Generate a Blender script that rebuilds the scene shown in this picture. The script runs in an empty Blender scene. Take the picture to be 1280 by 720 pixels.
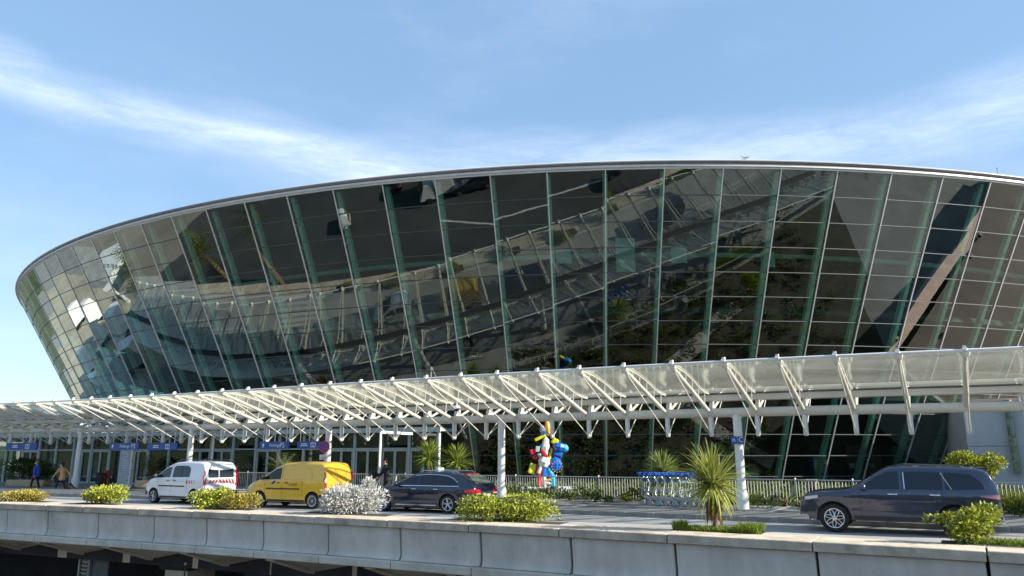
import bpy, bmesh, math, random
from mathutils import Vector, Matrix
SC = bpy.context.scene
rnd = random.Random(11)
R = math.radians
# ------------------------------------------------------------------ camera
PITCH = math.atan(210 / 924.0)
cam_d = bpy.data.cameras.new("camera"); cam = bpy.data.objects.new("camera", cam_d)
SC.collection.objects.link(cam); SC.camera = cam
cam_d.sensor_width = 36; cam_d.lens = 924 / 1280 * 36
cam_d.clip_start = 0.1; cam_d.clip_end = 6000
cam.location = (0, 0, 2.06); cam.rotation_euler = (math.pi / 2 + PITCH, 0, 0)
# ------------------------------------------------------------------ light
SUN_AZ = Vector((0.96, -0.29)).normalized(); SUN_EL = R(25)
SC.view_settings.view_transform = 'Standard'; SC.view_settings.look = 'None'
SC.view_settings.exposure = 1.38; SC.view_settings.gamma = 1.0
sun_d = bpy.data.lights.new("sun", 'SUN'); sun = bpy.data.objects.new("sun", sun_d)
SC.collection.objects.link(sun); sun_d.energy = 4.6; sun_d.angle = R(0.55); sun_d.color = (1, .935, .83)
sv = Vector((SUN_AZ.x * math.cos(SUN_EL), SUN_AZ.y * math.cos(SUN_EL), math.sin(SUN_EL)))
sun.rotation_euler = sv.to_track_quat('Z', 'Y').to_euler(); sun.location = (60, -10, 60)
W = bpy.data.worlds.new("World"); SC.world = W; W.use_nodes = True
def build_world():
    nt = W.node_tree; N = nt.nodes; L = nt.links; N.clear()
    out = N.new('ShaderNodeOutputWorld'); bg = N.new('ShaderNodeBackground'); bg.inputs[1].default_value = 0.061
    sky = N.new('ShaderNodeTexSky'); sky.sky_type = 'NISHITA'; sky.sun_disc = False
    sky.sun_elevation = SUN_EL; sky.sun_rotation = math.atan2(SUN_AZ.x, SUN_AZ.y)
    sky.air_density = 1.0; sky.dust_density = 0.4; sky.ozone_density = 1.6; sky.altitude = 20
    tc = N.new('ShaderNodeTexCoord')
    def vdot(v):
        d = N.new('ShaderNodeVectorMath'); d.operation = 'DOT_PRODUCT'; L.new(tc.outputs['Generated'], d.inputs[0]); d.inputs[1].default_value = v; return d.outputs['Value']
    def m(op, a, b=None, c=None, clamp=False):
        n = N.new('ShaderNodeMath'); n.operation = op; n.use_clamp = clamp
        for i, s in enumerate((a, b, c)):
            if s is None: continue
            if isinstance(s, (int, float)): n.inputs[i].default_value = s
            else: L.new(s, n.inputs[i])
        return n.outputs[0]
    def smooth(v, a, b, ta=0.0, tb=1.0):
        n = N.new('ShaderNodeMapRange'); n.interpolation_type = 'SMOOTHSTEP'; L.new(v, n.inputs[0])
        n.inputs[1].default_value = a; n.inputs[2].default_value = b; n.inputs[3].default_value = ta; n.inputs[4].default_value = tb; return n.outputs[0]
    def noise(scale, det, rough, mapscale, rot=(0, 0, 0), dist=0.0):
        mp = N.new('ShaderNodeMapping'); L.new(tc.outputs['Generated'], mp.inputs[0]); mp.inputs['Scale'].default_value = mapscale; mp.inputs['Rotation'].default_value = rot
        n = N.new('ShaderNodeTexNoise'); L.new(mp.outputs[0], n.inputs[0]); n.inputs['Scale'].default_value = scale; n.inputs['Detail'].default_value = det
        n.inputs['Roughness'].default_value = rough; n.inputs['Distortion'].default_value = dist; return n.outputs[0]
    wob = m('MULTIPLY', m('SUBTRACT', noise(2.2, 3, .55, (1, 1, 1)), .5), .10)
    # first veil: a long thin streak falling to the right; second veil: a level bank above the roof
    d1 = m('ADD', vdot((-0.2863, 0.2951, -0.9116)), wob)
    east = vdot((1, 0, 0))
    w1 = smooth(m('ABSOLUTE', d1), .042, .0)
    w1 = m('MULTIPLY', w1, smooth(east, .1, -.1))
    d2 = m('ADD', m('SUBTRACT', vdot((0, 0, 1)), .375), wob)
    w2 = m('MULTIPLY', smooth(m('ABSOLUTE', d2), .060, .0), smooth(east, -.42, -.1))
    fib = noise(3.6, 10, .68, (1.0, 1.0, 5.0), (0, R(12), 0), .6)
    fine = noise(14.0, 10, .72, (1.0, 1.0, 5.0), (0, R(8), 0), .4)
    tex = smooth(m('ADD', m('MULTIPLY', fib, .66), m('MULTIPLY', fine, .34)), .36, .66)
    low = m('MULTIPLY', smooth(vdot((0, 0, 1)), .34, .0), .16)
    veil = m('MULTIPLY', smooth(noise(1.6, 6, .6, (1, 1, 3.2), (0, R(-10), 0), .3), .45, .8), .16)
    cover = m('ADD', m('MULTIPLY', m('ADD', m('MULTIPLY', w1, .44), m('MULTIPLY', w2, .38)), m('ADD', m('MULTIPLY', tex, .75), .30)), m('ADD', low, veil), clamp=True)
    mix = N.new('ShaderNodeMix'); mix.data_type = 'RGBA'; L.new(cover, mix.inputs[0]); L.new(sky.outputs[0], mix.inputs[6]); mix.inputs[7].default_value = (8.6, 9.3, 10.6, 1)
    # thin air whitening of the clear sky
    hs = N.new('ShaderNodeMix'); hs.data_type = 'RGBA'; hs.inputs[0].default_value = .42; L.new(sky.outputs[0], hs.inputs[6]); hs.inputs[7].default_value = (3.1, 5.3, 8.4, 1)
    L.new(hs.outputs[2], mix.inputs[6]); L.new(mix.outputs[2], bg.inputs[0]); L.new(bg.outputs[0], out.inputs[0])
build_world()
# ------------------------------------------------------------------ materials
MC = {}
def mat(name, c, rough=.6, metal=0., var=.12, vs=2.0, bump=0., bs=30., spec=.5, coat=0., island=0., c2=None, trans=0., dirt=0., streak=False):
    if name in MC: return MC[name]
    m = bpy.data.materials.new(name); MC[name] = m; m.use_nodes = True
    nt = m.node_tree; N = nt.nodes; L = nt.links; b = N['Principled BSDF']
    b.inputs['Roughness'].default_value = rough; b.inputs['Metallic'].default_value = metal
    b.inputs['Specular IOR Level'].default_value = spec; b.inputs['Coat Weight'].default_value = coat; b.inputs['Coat Roughness'].default_value = .04
    tc = N.new('ShaderNodeTexCoord'); src = tc.outputs['Object']
    if c2 is None: c2 = tuple(x * (1 - 2 * var) for x in c); c1 = tuple(min(1, x * (1 + var)) for x in c)
    else: c1 = c
    mx = N.new('ShaderNodeMix'); mx.data_type = 'RGBA'; mx.inputs[6].default_value = (*c2, 1); mx.inputs[7].default_value = (*c1, 1)
    if island:
        g = N.new('ShaderNodeNewGeometry'); L.new(g.outputs['Random Per Island'], mx.inputs[0])
    else:
        if streak:
            mp = N.new('ShaderNodeMapping'); mp.inputs['Scale'].default_value = (1.6, 1.6, .25); L.new(src, mp.inputs[0]); src2 = mp.outputs[0]
        else: src2 = src
        n = N.new('ShaderNodeTexNoise'); n.inputs['Scale'].default_value = vs; n.inputs['Detail'].default_value = 8; n.inputs['Roughness'].default_value = .62; L.new(src2, n.inputs[0])
        r = N.new('ShaderNodeMapRange'); r.inputs[1].default_value = .3; r.inputs[2].default_value = .7; L.new(n.outputs[0], r.inputs[0]); L.new(r.outputs[0], mx.inputs[0])
    col = mx.outputs[2]
    if dirt:
        n2 = N.new('ShaderNodeTexNoise'); n2.inputs['Scale'].default_value = vs * .35; n2.inputs['Detail'].default_value = 10; n2.inputs['Roughness'].default_value = .7; L.new(src, n2.inputs[0])
        r2 = N.new('ShaderNodeMapRange'); r2.inputs[1].default_value = .46; r2.inputs[2].default_value = .68; r2.inputs[4].default_value = dirt; L.new(n2.outputs[0], r2.inputs[0])
        m2 = N.new('ShaderNodeMix'); m2.data_type = 'RGBA'; m2.blend_type = 'MULTIPLY'; L.new(r2.outputs[0], m2.inputs[0]); L.new(col, m2.inputs[6]); m2.inputs[7].default_value = (.42, .38, .33, 1); col = m2.outputs[2]
    L.new(col, b.inputs['Base Color'])
    if bump:
        n3 = N.new('ShaderNodeTexNoise'); n3.inputs['Scale'].default_value = bs; n3.inputs['Detail'].default_value = 6; L.new(src, n3.inputs[0])
        bp = N.new('ShaderNodeBump'); bp.inputs['Strength'].default_value = bump; bp.inputs['Distance'].default_value = .02; L.new(n3.outputs[0], bp.inputs['Height']); L.new(bp.outputs[0], b.inputs['Normal'])
    if trans:
        out = N['Material Output']; t = N.new('ShaderNodeBsdfTranslucent'); L.new(col, t.inputs[0]); ms = N.new('ShaderNodeMixShader'); ms.inputs[0].default_value = trans
        L.new(b.outputs[0], ms.inputs[1]); L.new(t.outputs[0], ms.inputs[2]); L.new(ms.outputs[0], out.inputs[0])
    return m
def glass_mat(name, tint, base, gain, power=2.5, rough=.0, wob=.0, milky=0., mcol=(.6, .6, .5)):
    if name in MC: return MC[name]
    m = bpy.data.materials.new(name); MC[name] = m; m.use_nodes = True
    nt = m.node_tree; N = nt.nodes; L = nt.links; N.remove(N['Principled BSDF']); out = N['Material Output']
    tr = N.new('ShaderNodeBsdfTransparent'); tr.inputs[0].default_value = (*tint, 1)
    gl = N.new('ShaderNodeBsdfGlossy'); gl.inputs[0].default_value = (.88, .97, .93, 1); gl.inputs['Roughness'].default_value = rough
    lw = N.new('ShaderNodeLayerWeight'); lw.inputs[0].default_value = .5
    pw = N.new('ShaderNodeMath'); pw.operation = 'POWER'; L.new(lw.outputs['Facing'], pw.inputs[0]); pw.inputs[1].default_value = power
    ma = N.new('ShaderNodeMath'); ma.operation = 'MULTIPLY_ADD'; ma.use_clamp = True; L.new(pw.outputs[0], ma.inputs[0]); ma.inputs[1].default_value = gain; ma.inputs[2].default_value = base
    mx = N.new('ShaderNodeMixShader'); L.new(ma.outputs[0], mx.inputs[0])
    first = tr.outputs[0]
    if milky:
        df = N.new('ShaderNodeBsdfDiffuse'); df.inputs[0].default_value = (*mcol, 1); tl = N.new('ShaderNodeBsdfTranslucent'); tl.inputs[0].default_value = (*mcol, 1)
        m0 = N.new('ShaderNodeMixShader'); m0.inputs[0].default_value = .55; L.new(df.outputs[0], m0.inputs[1]); L.new(tl.outputs[0], m0.inputs[2])
        tcm = N.new('ShaderNodeTexCoord'); nz = N.new('ShaderNodeTexNoise'); nz.inputs['Scale'].default_value = 1.1; nz.inputs['Detail'].default_value = 6; nz.inputs['Roughness'].default_value = .65; nz.inputs['Distortion'].default_value = .8; L.new(tcm.outputs['Object'], nz.inputs[0])
        mr = N.new('ShaderNodeMapRange'); mr.inputs[1].default_value = .3; mr.inputs[2].default_value = .7; mr.inputs[3].default_value = .75; mr.inputs[4].default_value = 1.2; L.new(nz.outputs[0], mr.inputs[0])
        # milky share grows at shallow angles, standing in for the mirrored sunlit road
        mp_ = N.new('ShaderNodeMath'); mp_.operation = 'POWER'; L.new(lw.outputs['Facing'], mp_.inputs[0]); mp_.inputs[1].default_value = 2.9
        mq = N.new('ShaderNodeMath'); mq.operation = 'MULTIPLY_ADD'; L.new(mp_.outputs[0], mq.inputs[0]); mq.inputs[1].default_value = milky; mq.inputs[2].default_value = .07
        mz = N.new('ShaderNodeMath'); mz.operation = 'MULTIPLY'; mz.use_clamp = True; L.new(mq.outputs[0], mz.inputs[0]); L.new(mr.outputs[0], mz.inputs[1])
        m1 = N.new('ShaderNodeMixShader'); L.new(mz.outputs[0], m1.inputs[0]); L.new(tr.outputs[0], m1.inputs[1]); L.new(m0.outputs[0], m1.inputs[2]); first = m1.outputs[0]
    L.new(first, mx.inputs[1]); L.new(gl.outputs[0], mx.inputs[2]); L.new(mx.outputs[0], out.inputs[0])
    if wob:
        tc = N.new('ShaderNodeTexCoord'); n = N.new('ShaderNodeTexNoise'); n.inputs['Scale'].default_value = .55; n.inputs['Detail'].default_value = 2; L.new(tc.outputs['Object'], n.inputs[0])
        bp = N.new('ShaderNodeBump'); bp.inputs['Strength'].default_value = wob; bp.inputs['Distance'].default_value = .05; L.new(n.outputs[0], bp.inputs['Height']); L.new(bp.outputs[0], gl.inputs['Normal'])
    return m
M_WHITE = mat('white_painted_steel', (.74, .70, .62), .38, var=.05, vs=1.2, dirt=.25)
M_WHITE2 = mat('clean_white_paint', (.78, .78, .76), .35, var=.03)
M_CONC = mat('pale_concrete_panel', (.66, .60, .52), .85, var=.08, vs=1.3, bump=.2, bs=18, dirt=.35, streak=True)  # one even pale base with random stains and vertical streaks
M_COPE = mat('weathered_concrete_coping', (.60, .50, .38), .88, var=.16, vs=2.2, bump=.5, bs=14, dirt=.6)
M_LEDGE = mat('pale_concrete_ledge', (.66, .60, .50), .85, var=.10, vs=1.2, bump=.3, bs=18, dirt=.45)
M_SOFF = mat('tan_concrete_soffit', (.76, .66, .52), .9, var=.14, vs=.8, bump=.4, bs=12, dirt=.6)
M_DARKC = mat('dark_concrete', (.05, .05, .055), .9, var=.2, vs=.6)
M_ROAD = mat('light_worn_asphalt', (.40, .385, .365), .92, var=.16, vs=.35, bump=.35, bs=60, dirt=.45)
M_PAVE = mat('grey_pavement', (.245, .24, .235), .9, var=.12, vs=.5, bump=.3, bs=60, dirt=.4)
M_KERB = mat('stone_kerb', (.30, .28, .26), .85, var=.22, vs=3, bump=.4, bs=30, dirt=.4)
M_LINE = mat('worn_white_marking', (.62, .62, .60), .8, var=.14, vs=5)
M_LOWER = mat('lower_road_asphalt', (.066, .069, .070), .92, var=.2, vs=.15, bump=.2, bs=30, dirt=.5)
M_SOIL = mat('soil_and_mulch', (.045, .040, .024), .95, var=.35, vs=2.5, bump=.8, bs=14)
M_PATH = mat('pale_garden_path', (.34, .31, .26), .9, var=.12, vs=1.5)
M_GLASS = glass_mat('coated_facade_glass', (.40, .60, .52), .155, .9, 2.6, 0., .05)
M_ENTGL = glass_mat('entrance_glass', (.26, .42, .36), .09, .8, 3., .0, .02)
M_CANGL = glass_mat('milky_canopy_glass', (.80, .82, .78), .08, .75, 3.6, .10, .03, milky=.80, mcol=(.62, .59, .50))  # clear glass; the cream milkiness paints in the road's grazing reflection
M_ALU = mat('aluminium_cap', (.70, .71, .69), .35, metal=.3, var=.06)
M_TRANS = mat('grey_transom', (.075, .085, .085), .75, metal=.0, var=.08)
M_GREEN = mat('green_steel_truss', (.60, .76, .68), .5, var=.08)
M_RIM = mat('dark_roof_rim', (.24, .25, .27), .4, metal=.2, var=.08)
M_RIML = mat('light_roof_edge', (.62, .60, .57), .4, var=.05)
M_POST = mat('grey_green_post', (.42, .46, .44), .5, var=.06)
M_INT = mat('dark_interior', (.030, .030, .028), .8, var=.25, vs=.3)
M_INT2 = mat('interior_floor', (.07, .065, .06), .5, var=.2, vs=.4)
M_ROOFR = mat('reddish_flat_roof', (.15, .105, .09), .9, var=.15, vs=.5, dirt=.4)
M_PINK = mat('pinkish_coping', (.78, .50, .42), .85, var=.1, vs=1)
M_BLACK = mat('black_rubber', (.018, .018, .019), .75, var=.1)
M_FENCE = mat('galvanised_grey_paint', (.48, .48, .47), .45, metal=.2, var=.06)
M_BLUE = mat('blue_sign_face', (.016, .085, .33), .4, var=.04)
M_WSIGN = mat('white_lettering', (.80, .80, .80), .5, var=.01)
M_RED = mat('red_paint', (.55, .03, .025), .4, var=.05)
M_STONE = mat('sandy_planter_stone', (.50, .38, .25), .9, var=.15, vs=5, bump=.6, bs=12)
M_BARK = mat('brown_bark', (.20, .12, .07), .95, var=.3, vs=8, bump=.8, bs=20)
# ------------------------------------------------------------------ mesh helpers
class MB:
    def __init__(s): s.v = []; s.f = []; s.m = []; s.mi = 0
    def add(s, vs, fs, mi=None):
        o = len(s.v); s.v += [tuple(v) for v in vs]; s.f += [tuple(i + o for i in f) for f in fs]; s.m += [s.mi if mi is None else mi] * len(fs); return s
    def hexa(s, P, mi=None): return s.add(P, [(0, 3, 2, 1), (4, 5, 6, 7), (0, 1, 5, 4), (1, 2, 6, 5), (2, 3, 7, 6), (3, 0, 4, 7)], mi)
    def box(s, c, d, rz=0., mi=None):
        x, y, z = (k / 2 for k in d); ca, sa = math.cos(rz), math.sin(rz)
        P = [(-x, -y, -z), (x, -y, -z), (x, y, -z), (-x, y, -z), (-x, -y, z), (x, -y, z), (x, y, z), (-x, y, z)]
        return s.hexa([(c[0] + a * ca - b * sa, c[1] + a * sa + b * ca, c[2] + k) for a, b, k in P], mi)
    def quad(s, a, b, c, d, mi=None): return s.add([a, b, c, d], [(0, 1, 2, 3)], mi)
    def tube(s, pts, r, n=8, mi=None, closed=False, flat=1.0):
        pts = [Vector(p) for p in pts]; K = len(pts); rs = r if isinstance(r, (list, tuple)) else [r] * K
        V = []; ref = None
        for i, p in enumerate(pts):
            if closed: t = pts[(i + 1) % K] - pts[i - 1]
            else: t = pts[min(i + 1, K - 1)] - pts[max(i - 1, 0)]
            t.normalize()
            if ref is None:
                ref = Vector((0, 0, 1)) if abs(t.z) < .9 else Vector((1, 0, 0))
            u = t.cross(ref)
            if u.length < 1e-4: u = t.cross(Vector((0, 1, 0)))
            u.normalize(); w = u.cross(t).normalized(); ref = w
            for k in range(n):
                a = 2 * math.pi * k / n; V.append(p + u * (rs[i] * math.cos(a)) + w * (rs[i] * flat * math.sin(a)))
        F = []
        for i in range(K if closed else K - 1):
            j = (i + 1) % K
            for k in range(n):
                l = (k + 1) % n; F.append((i * n + k, i * n + l, j * n + l, j * n + k))
        if not closed: F.append(tuple(range(n))[::-1]); F.append(tuple((K - 1) * n + k for k in range(n)))
        return s.add(V, F, mi)
    def lathe(s, prof, n=24, c=(0, 0, 0), axis='z', mi=None, a0=0., a1=2 * math.pi, sx=1., sy=1.):
        full = abs(a1 - a0 - 2 * math.pi) < 1e-6; K = n if full else n + 1; V = []
        for i in range(K):
            a = a0 + (a1 - a0) * i / n
            for r, z in prof:
                x, y = r * math.cos(a) * sx, r * math.sin(a) * sy
                if axis == 'z': p = (x, y, z)
                elif axis == 'y': p = (x, z, y)
                else: p = (z, x, y)
                V.append((p[0] + c[0], p[1] + c[1], p[2] + c[2]))
        m = len(prof); F = []
        for i in range(n):
            j = (i + 1) % K
            for k in range(m - 1): F.append((i * m + k, j * m + k, j * m + k + 1, i * m + k + 1))
        return s.add(V, F, mi)
    def ball(s, c, r, n=10, mi=None):
        r = r if isinstance(r, (list, tuple)) else (r, r, r); V = []; F = []; h = max(4, n // 2)
        for i in range(h + 1):
            t = math.pi * i / h
            for k in range(n):
                a = 2 * math.pi * k / n; V.append((c[0] + r[0] * math.sin(t) * math.cos(a), c[1] + r[1] * math.sin(t) * math.sin(a), c[2] + r[2] * math.cos(t)))
        for i in range(h):
            for k in range(n):
                l = (k + 1) % n; F.append((i * n + k, i * n + n + k, i * n + n + l, i * n + l))
        return s.add(V, F, mi)
    def prism(s, poly, z0, z1, mi=None):
        n = len(poly); return s.add([(x, y, z0) for x, y in poly] + [(x, y, z1) for x, y in poly], [tuple(range(n))[::-1], tuple(range(n, 2 * n))] + [(i, (i + 1) % n, n + (i + 1) % n, n + i) for i in range(n)], mi)
    def mesh(s, name, mats, smooth=None, org=(0, 0, 0)):
        me = bpy.data.meshes.new(name); me.from_pydata([(a - org[0], b - org[1], c - org[2]) for a, b, c in s.v], [], s.f); me.validate(clean_customdata=False)
        for m in (mats if isinstance(mats, (list, tuple)) else [mats]): me.materials.append(m)
        if len(me.polygons) == len(s.m): me.polygons.foreach_set('material_index', s.m)
        if smooth is not None:
            me.polygons.foreach_set('use_smooth', [True] * len(me.polygons)); me.set_sharp_from_angle(angle=R(smooth))
        me.update(); return me
    def build(s, name, mats, parent=None, smooth=None, org=None, **k):
        if org is None: org = tuple(parent.matrix_world.translation) if (parent is not None and parent.get('_w')) else (0, 0, 0)
        return put(name, s.mesh(name, mats, smooth, org), parent, **k)
def put(name, me, parent=None, loc=None, rz=0., label=None, cat=None, group=None, kind=None, bevel=0.):
    o = bpy.data.objects.new(name, me); SC.collection.objects.link(o)
    if parent is not None: o.parent = parent
    if loc is not None: o.location = loc
    if rz: o.rotation_euler = (0, 0, rz)
    tag(o, label, cat, group, kind)
    if bevel:
        b = o.modifiers.new('bevel', 'BEVEL'); b.width = bevel; b.segments = 2; b.limit_method = 'ANGLE'
    return o
def tag(o, label=None, cat=None, group=None, kind=None):
    if label: o['label'] = label
    if cat: o['category'] = cat
    if group: o['group'] = group
    if kind: o['kind'] = kind
    return o
def thing(name, label, cat, loc=(0, 0, 0), rz=0., group=None, world=False):
    """an Empty at the thing's base; world=True: its parts are drawn in world coordinates"""
    o = put(name, None, None, loc, rz, label, cat, group); o.empty_display_size = .3
    if world: o['_w'] = 1; o.matrix_world = Matrix.Translation(loc)
    return o
def copy_tree(o, parent=None):
    c = o.copy(); SC.collection.objects.link(c); c.parent = parent
    for ch in list(o.children): copy_tree(ch, c)
    return c
def text_mesh(name, body, size, mats, parent, loc, rot, depth=.004, align='CENTER'):
    cu = bpy.data.curves.new('t', 'FONT'); cu.body = body; cu.size = size; cu.extrude = depth; cu.align_x = align; cu.align_y = 'CENTER'; cu.resolution_u = 3
    t = bpy.data.objects.new('t', cu); SC.collection.objects.link(t); bpy.context.view_layer.update()
    me = bpy.data.meshes.new_from_object(t.evaluated_get(bpy.context.evaluated_depsgraph_get())); bpy.data.objects.remove(t)
    me.materials.clear(); me.materials.append(mats); o = put(name, me, parent); o.location = loc; o.rotation_euler = rot; return o
def lerp(a, b, t): return tuple(x + (y - x) * t for x, y in zip(a, b))
def curve_y(x):   # front edge of the parapet in plan
    if x < -22: return curve_y(-22) + (x + 22) * (-.54026592 + 2 * .00272791 * 22)
    if x > 14: return curve_y(14) + (x - 14) * (-.54026592 - 2 * .00272791 * 14)
    return -0.00272791 * x * x - 0.54026592 * x + 21.93581192
def curve_n(x):   # horizontal unit vector from the parapet towards the open lower road
    m = (curve_y(x + .01) - curve_y(x - .01)) / .02; v = Vector((m, -1, 0)).normalized(); return v
def off(x, d):    # plan point at distance d behind the parapet's front edge
    n = curve_n(x); return (x - n.x * d, curve_y(x) - n.y * d)
# ------------------------------------------------------------------ setting
def strip(name, xs, d0, d1, z, m, thick=None, **k):
    b = MB(); a = [off(x, d0) for x in xs]; c = [off(x, d1) if isinstance(d1, (int, float)) else d1(x) for x in xs]
    for i in range(len(xs) - 1): b.quad((*a[i], z), (*a[i + 1], z), (*c[i + 1], z), (*c[i], z))
    if thick:
        for i in range(len(xs) - 1): b.quad((*a[i], z - thick), (*a[i + 1], z - thick), (*a[i + 1], z), (*a[i], z))
    return b.build(name, m, **k)
XS = [-900, -300, -120, -70] + [-50 + i for i in range(0, 85)] + [40, 60, 120, 300, 900]
strip('road', XS, .30, 6.38, 0.0, M_ROAD, kind='structure')
b = MB()
KD = 6.3
far = 3000
a = [off(x, KD + .16) for x in XS]
for i in range(len(XS) - 1): b.quad((*a[i], .15), (*a[i + 1], .15), (XS[i + 1] * 1.6, far, .15), (XS[i] * 1.6, far, .15))
b.build('pavement', M_PAVE, kind='structure')
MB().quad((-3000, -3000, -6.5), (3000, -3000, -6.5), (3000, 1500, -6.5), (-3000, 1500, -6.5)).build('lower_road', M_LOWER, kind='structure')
# kerb of separate stones
kb = put('kerb', None, kind='structure')
base = MB()
kx = [x * .5 for x in range(-120, 70)]
for i in range(len(kx) - 1):
    (x0, y0), (x1, y1) = off(kx[i], KD), off(kx[i + 1], KD); (u0, v0), (u1, v1) = off(kx[i], KD + .15), off(kx[i + 1], KD + .15)
    base.hexa([(x0, y0 + .01, -.05), (x1, y1 + .01, -.05), (u1, v1, -.05), (u0, v0, -.05), (x0, y0 + .01, .138), (x1, y1 + .01, .138), (u1, v1, .138), (u0, v0, .138)])
base.build('kerb_bedding', M_KERB, kb)
stone = MB().box((0, .08, .07), (.985, .17, .166)).mesh('kerb_stone', M_KERB)
s = 0; x = -34.0
while x < 20:
    (px, py) = off(x, KD); n = curve_n(x)
    o = put('kerb_stone', stone, kb, (px, py, rnd.uniform(-.003, .004)), math.atan2(n.x, -n.y) + rnd.uniform(-.004, .004), bevel=.015); x += 1.0 * abs(n.y)
# white edge lines and bay markings
def polyline_mark(pts, w, z, parent=None):
    b = MB()
    for i in range(len(pts) - 1):
        a, c = Vector((*pts[i], z)), Vector((*pts[i + 1], z)); t = (c - a).normalized(); q = Vector((-t.y, t.x, 0)) * w / 2
        b.quad(a - q, c - q, c + q, a + q)
    return b
polyline_mark([off(x, 5.55) for x in kx], .13, .004).build('kerb_edge_line', M_LINE, kind='structure')
polyline_mark([off(x, 1.62) for x in kx], .14, .004).build('parapet_edge_line', M_LINE, kind='structure')
polyline_mark([(2.36, 29.6), (5.3, 35.5)], .16, .154).build('bay_line', M_LINE, kind='structure')
polyline_mark([(9.0, 26.9), (11.0, 30.2)], .16, .154).build('bay_line', M_LINE, kind='structure')
cw = put('pedestrian_crossing', None, kind='structure')
for i in range(7):
    a0 = off(-30.2, 1.9 + .62 * i); a1 = off(-24.6, 1.9 + .62 * i)
    polyline_mark([a0, a1], .34, .008).build('crossing_stripe', M_LINE, cw)
# parapet and viaduct edge
pw = thing('parapet_wall', 'long curved concrete parapet wall of the raised road with bevelled coping and recessed panels', 'wall', (0, curve_y(0), 0), world=True)
def run_block(x0, x1, prof, n=5, gap=.012):
    """closed block following the parapet curve; prof = list of (distance behind the edge, z)"""
    xs = [x0 + gap + (x1 - x0 - 2 * gap) * i / n for i in range(n + 1)]; V = []; m = len(prof)
    for x in xs: V += [(*off(x, d), z) for d, z in prof]
    F = []
    for i in range(n):
        for k in range(m): l = (k + 1) % m; F.append((i * m + k, i * m + l, (i + 1) * m + l, (i + 1) * m + k))
    F += [tuple(range(m))[::-1], tuple(n * m + k for k in range(m))]
    b = MB(); b.add(V, F); return b
COPJ = [-49.3, -46.5, -43.7, -40.9, -38.1, -35.3, -32.5, -29.7, -27, -24.3, -21.6, -18.91, -16.88, -14.11, -11.56, -9.06, -6.49, -3.88, -1.28, 1.28, 3.94, 6.96, 9.93, 12.7, 15.5, 18.3, 21.1, 24]
PANJ = [-48.6, -45.9, -43.2, -40.5, -37.8, -35.1, -32.4, -29.6, -26.8, -24, -21.19, -18.87, -16.18, -13.4, -10.99, -8.56, -6.05, -3.51, -0.98, 1.54, 4.08, 7.01, 9.92, 12.7, 15.5, 18.3, 21.1, 24]
LEDJ = [-49, -46.2, -43.4, -40.6, -37.8, -35, -32.3, -29.6, -27, -24.4, -21.8, -19.21, -16.46, -13.67, -11.23, -8.74, -6.22, -3.69, -1.15, 1.4, 3.83, 6.5, 9.27, 12, 14.8, 17.6, 20.4, 23.2]
COPROF = [(0, -.10), (0, .105), (.03, .125), (1.30, .125), (1.33, .10), (1.33, -.05), (.5, -.10)]
PNPROF = [(.11, -.11), (.13, -.30), (.165, -.6), (.19, -.80), (.185, -.92), (.15, -1.01), (.10, -1.06), (.7, -1.06), (.7, -.11)]
LDPROF = [(-.03, -1.07), (-.05, -1.09), (-.05, -1.29), (-.03, -1.31), (.5, -1.31), (.5, -1.07)]
for J, P, nm, m, g in ((COPJ, COPROF, 'coping_block', M_COPE, .016), (PANJ, PNPROF, 'wall_panel', M_CONC, .022), (LEDJ, LDPROF, 'ledge_block', M_LEDGE, .012)):
    for i in range(len(J) - 1):
        run_block(J[i], J[i + 1], P, 4, g * rnd.uniform(.7, 1.5)).build(nm, m, pw, smooth=25, bevel=.012 if nm != 'wall_panel' else .02)
for xj in PANJ[1:-1]:   # rounded joint lips of the panels
    pass
run_block(-60, 40, [(.5, -.14), (.5, -1.28), (1.1, -1.28), (1.1, -.14)], 60, 0).build('wall_core', M_DARKC, pw)
# folded concrete soffit under the deck edge: deep brackets alternate with shallow bays
sb = MB(); sx = -60.0; k = 0; P = []
while sx < 40:
    P.append((sx, k)); sx += 1.85; k += 1
for i in range(len(P) - 1):
    x0, k0 = P[i]; x1, k1 = P[i + 1]
    z = lambda k: -1.62 if k % 2 else -2.02
    A = (*off(x0, .05), -1.315); B = (*off(x1, .05), -1.315); C = (*off(x1, 2.3), z(k1)); D = (*off(x0, 2.3), z(k0))
    mid = (*off((x0 + x1) / 2, .9), -1.36)
    sb.add([A, B, C, D, mid], [(0, 1, 4), (1, 2, 4), (2, 3, 4), (3, 0, 4)])
    sb.quad(D, C, (C[0], C[1], -2.25), (D[0], D[1], -2.25))
sb.build('folded_soffit', M_SOFF, pw)
for i in range(0, len(P) - 1, 2):
    x0 = P[i][0]; a = run_block(x0 - .17, x0 + .17, [(.1, -1.33), (.1, -1.37), (2.2, -2.06), (2.2, -1.93)], 1, 0); a.build('soffit_rib', M_SOFF, pw, bevel=.01)
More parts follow.
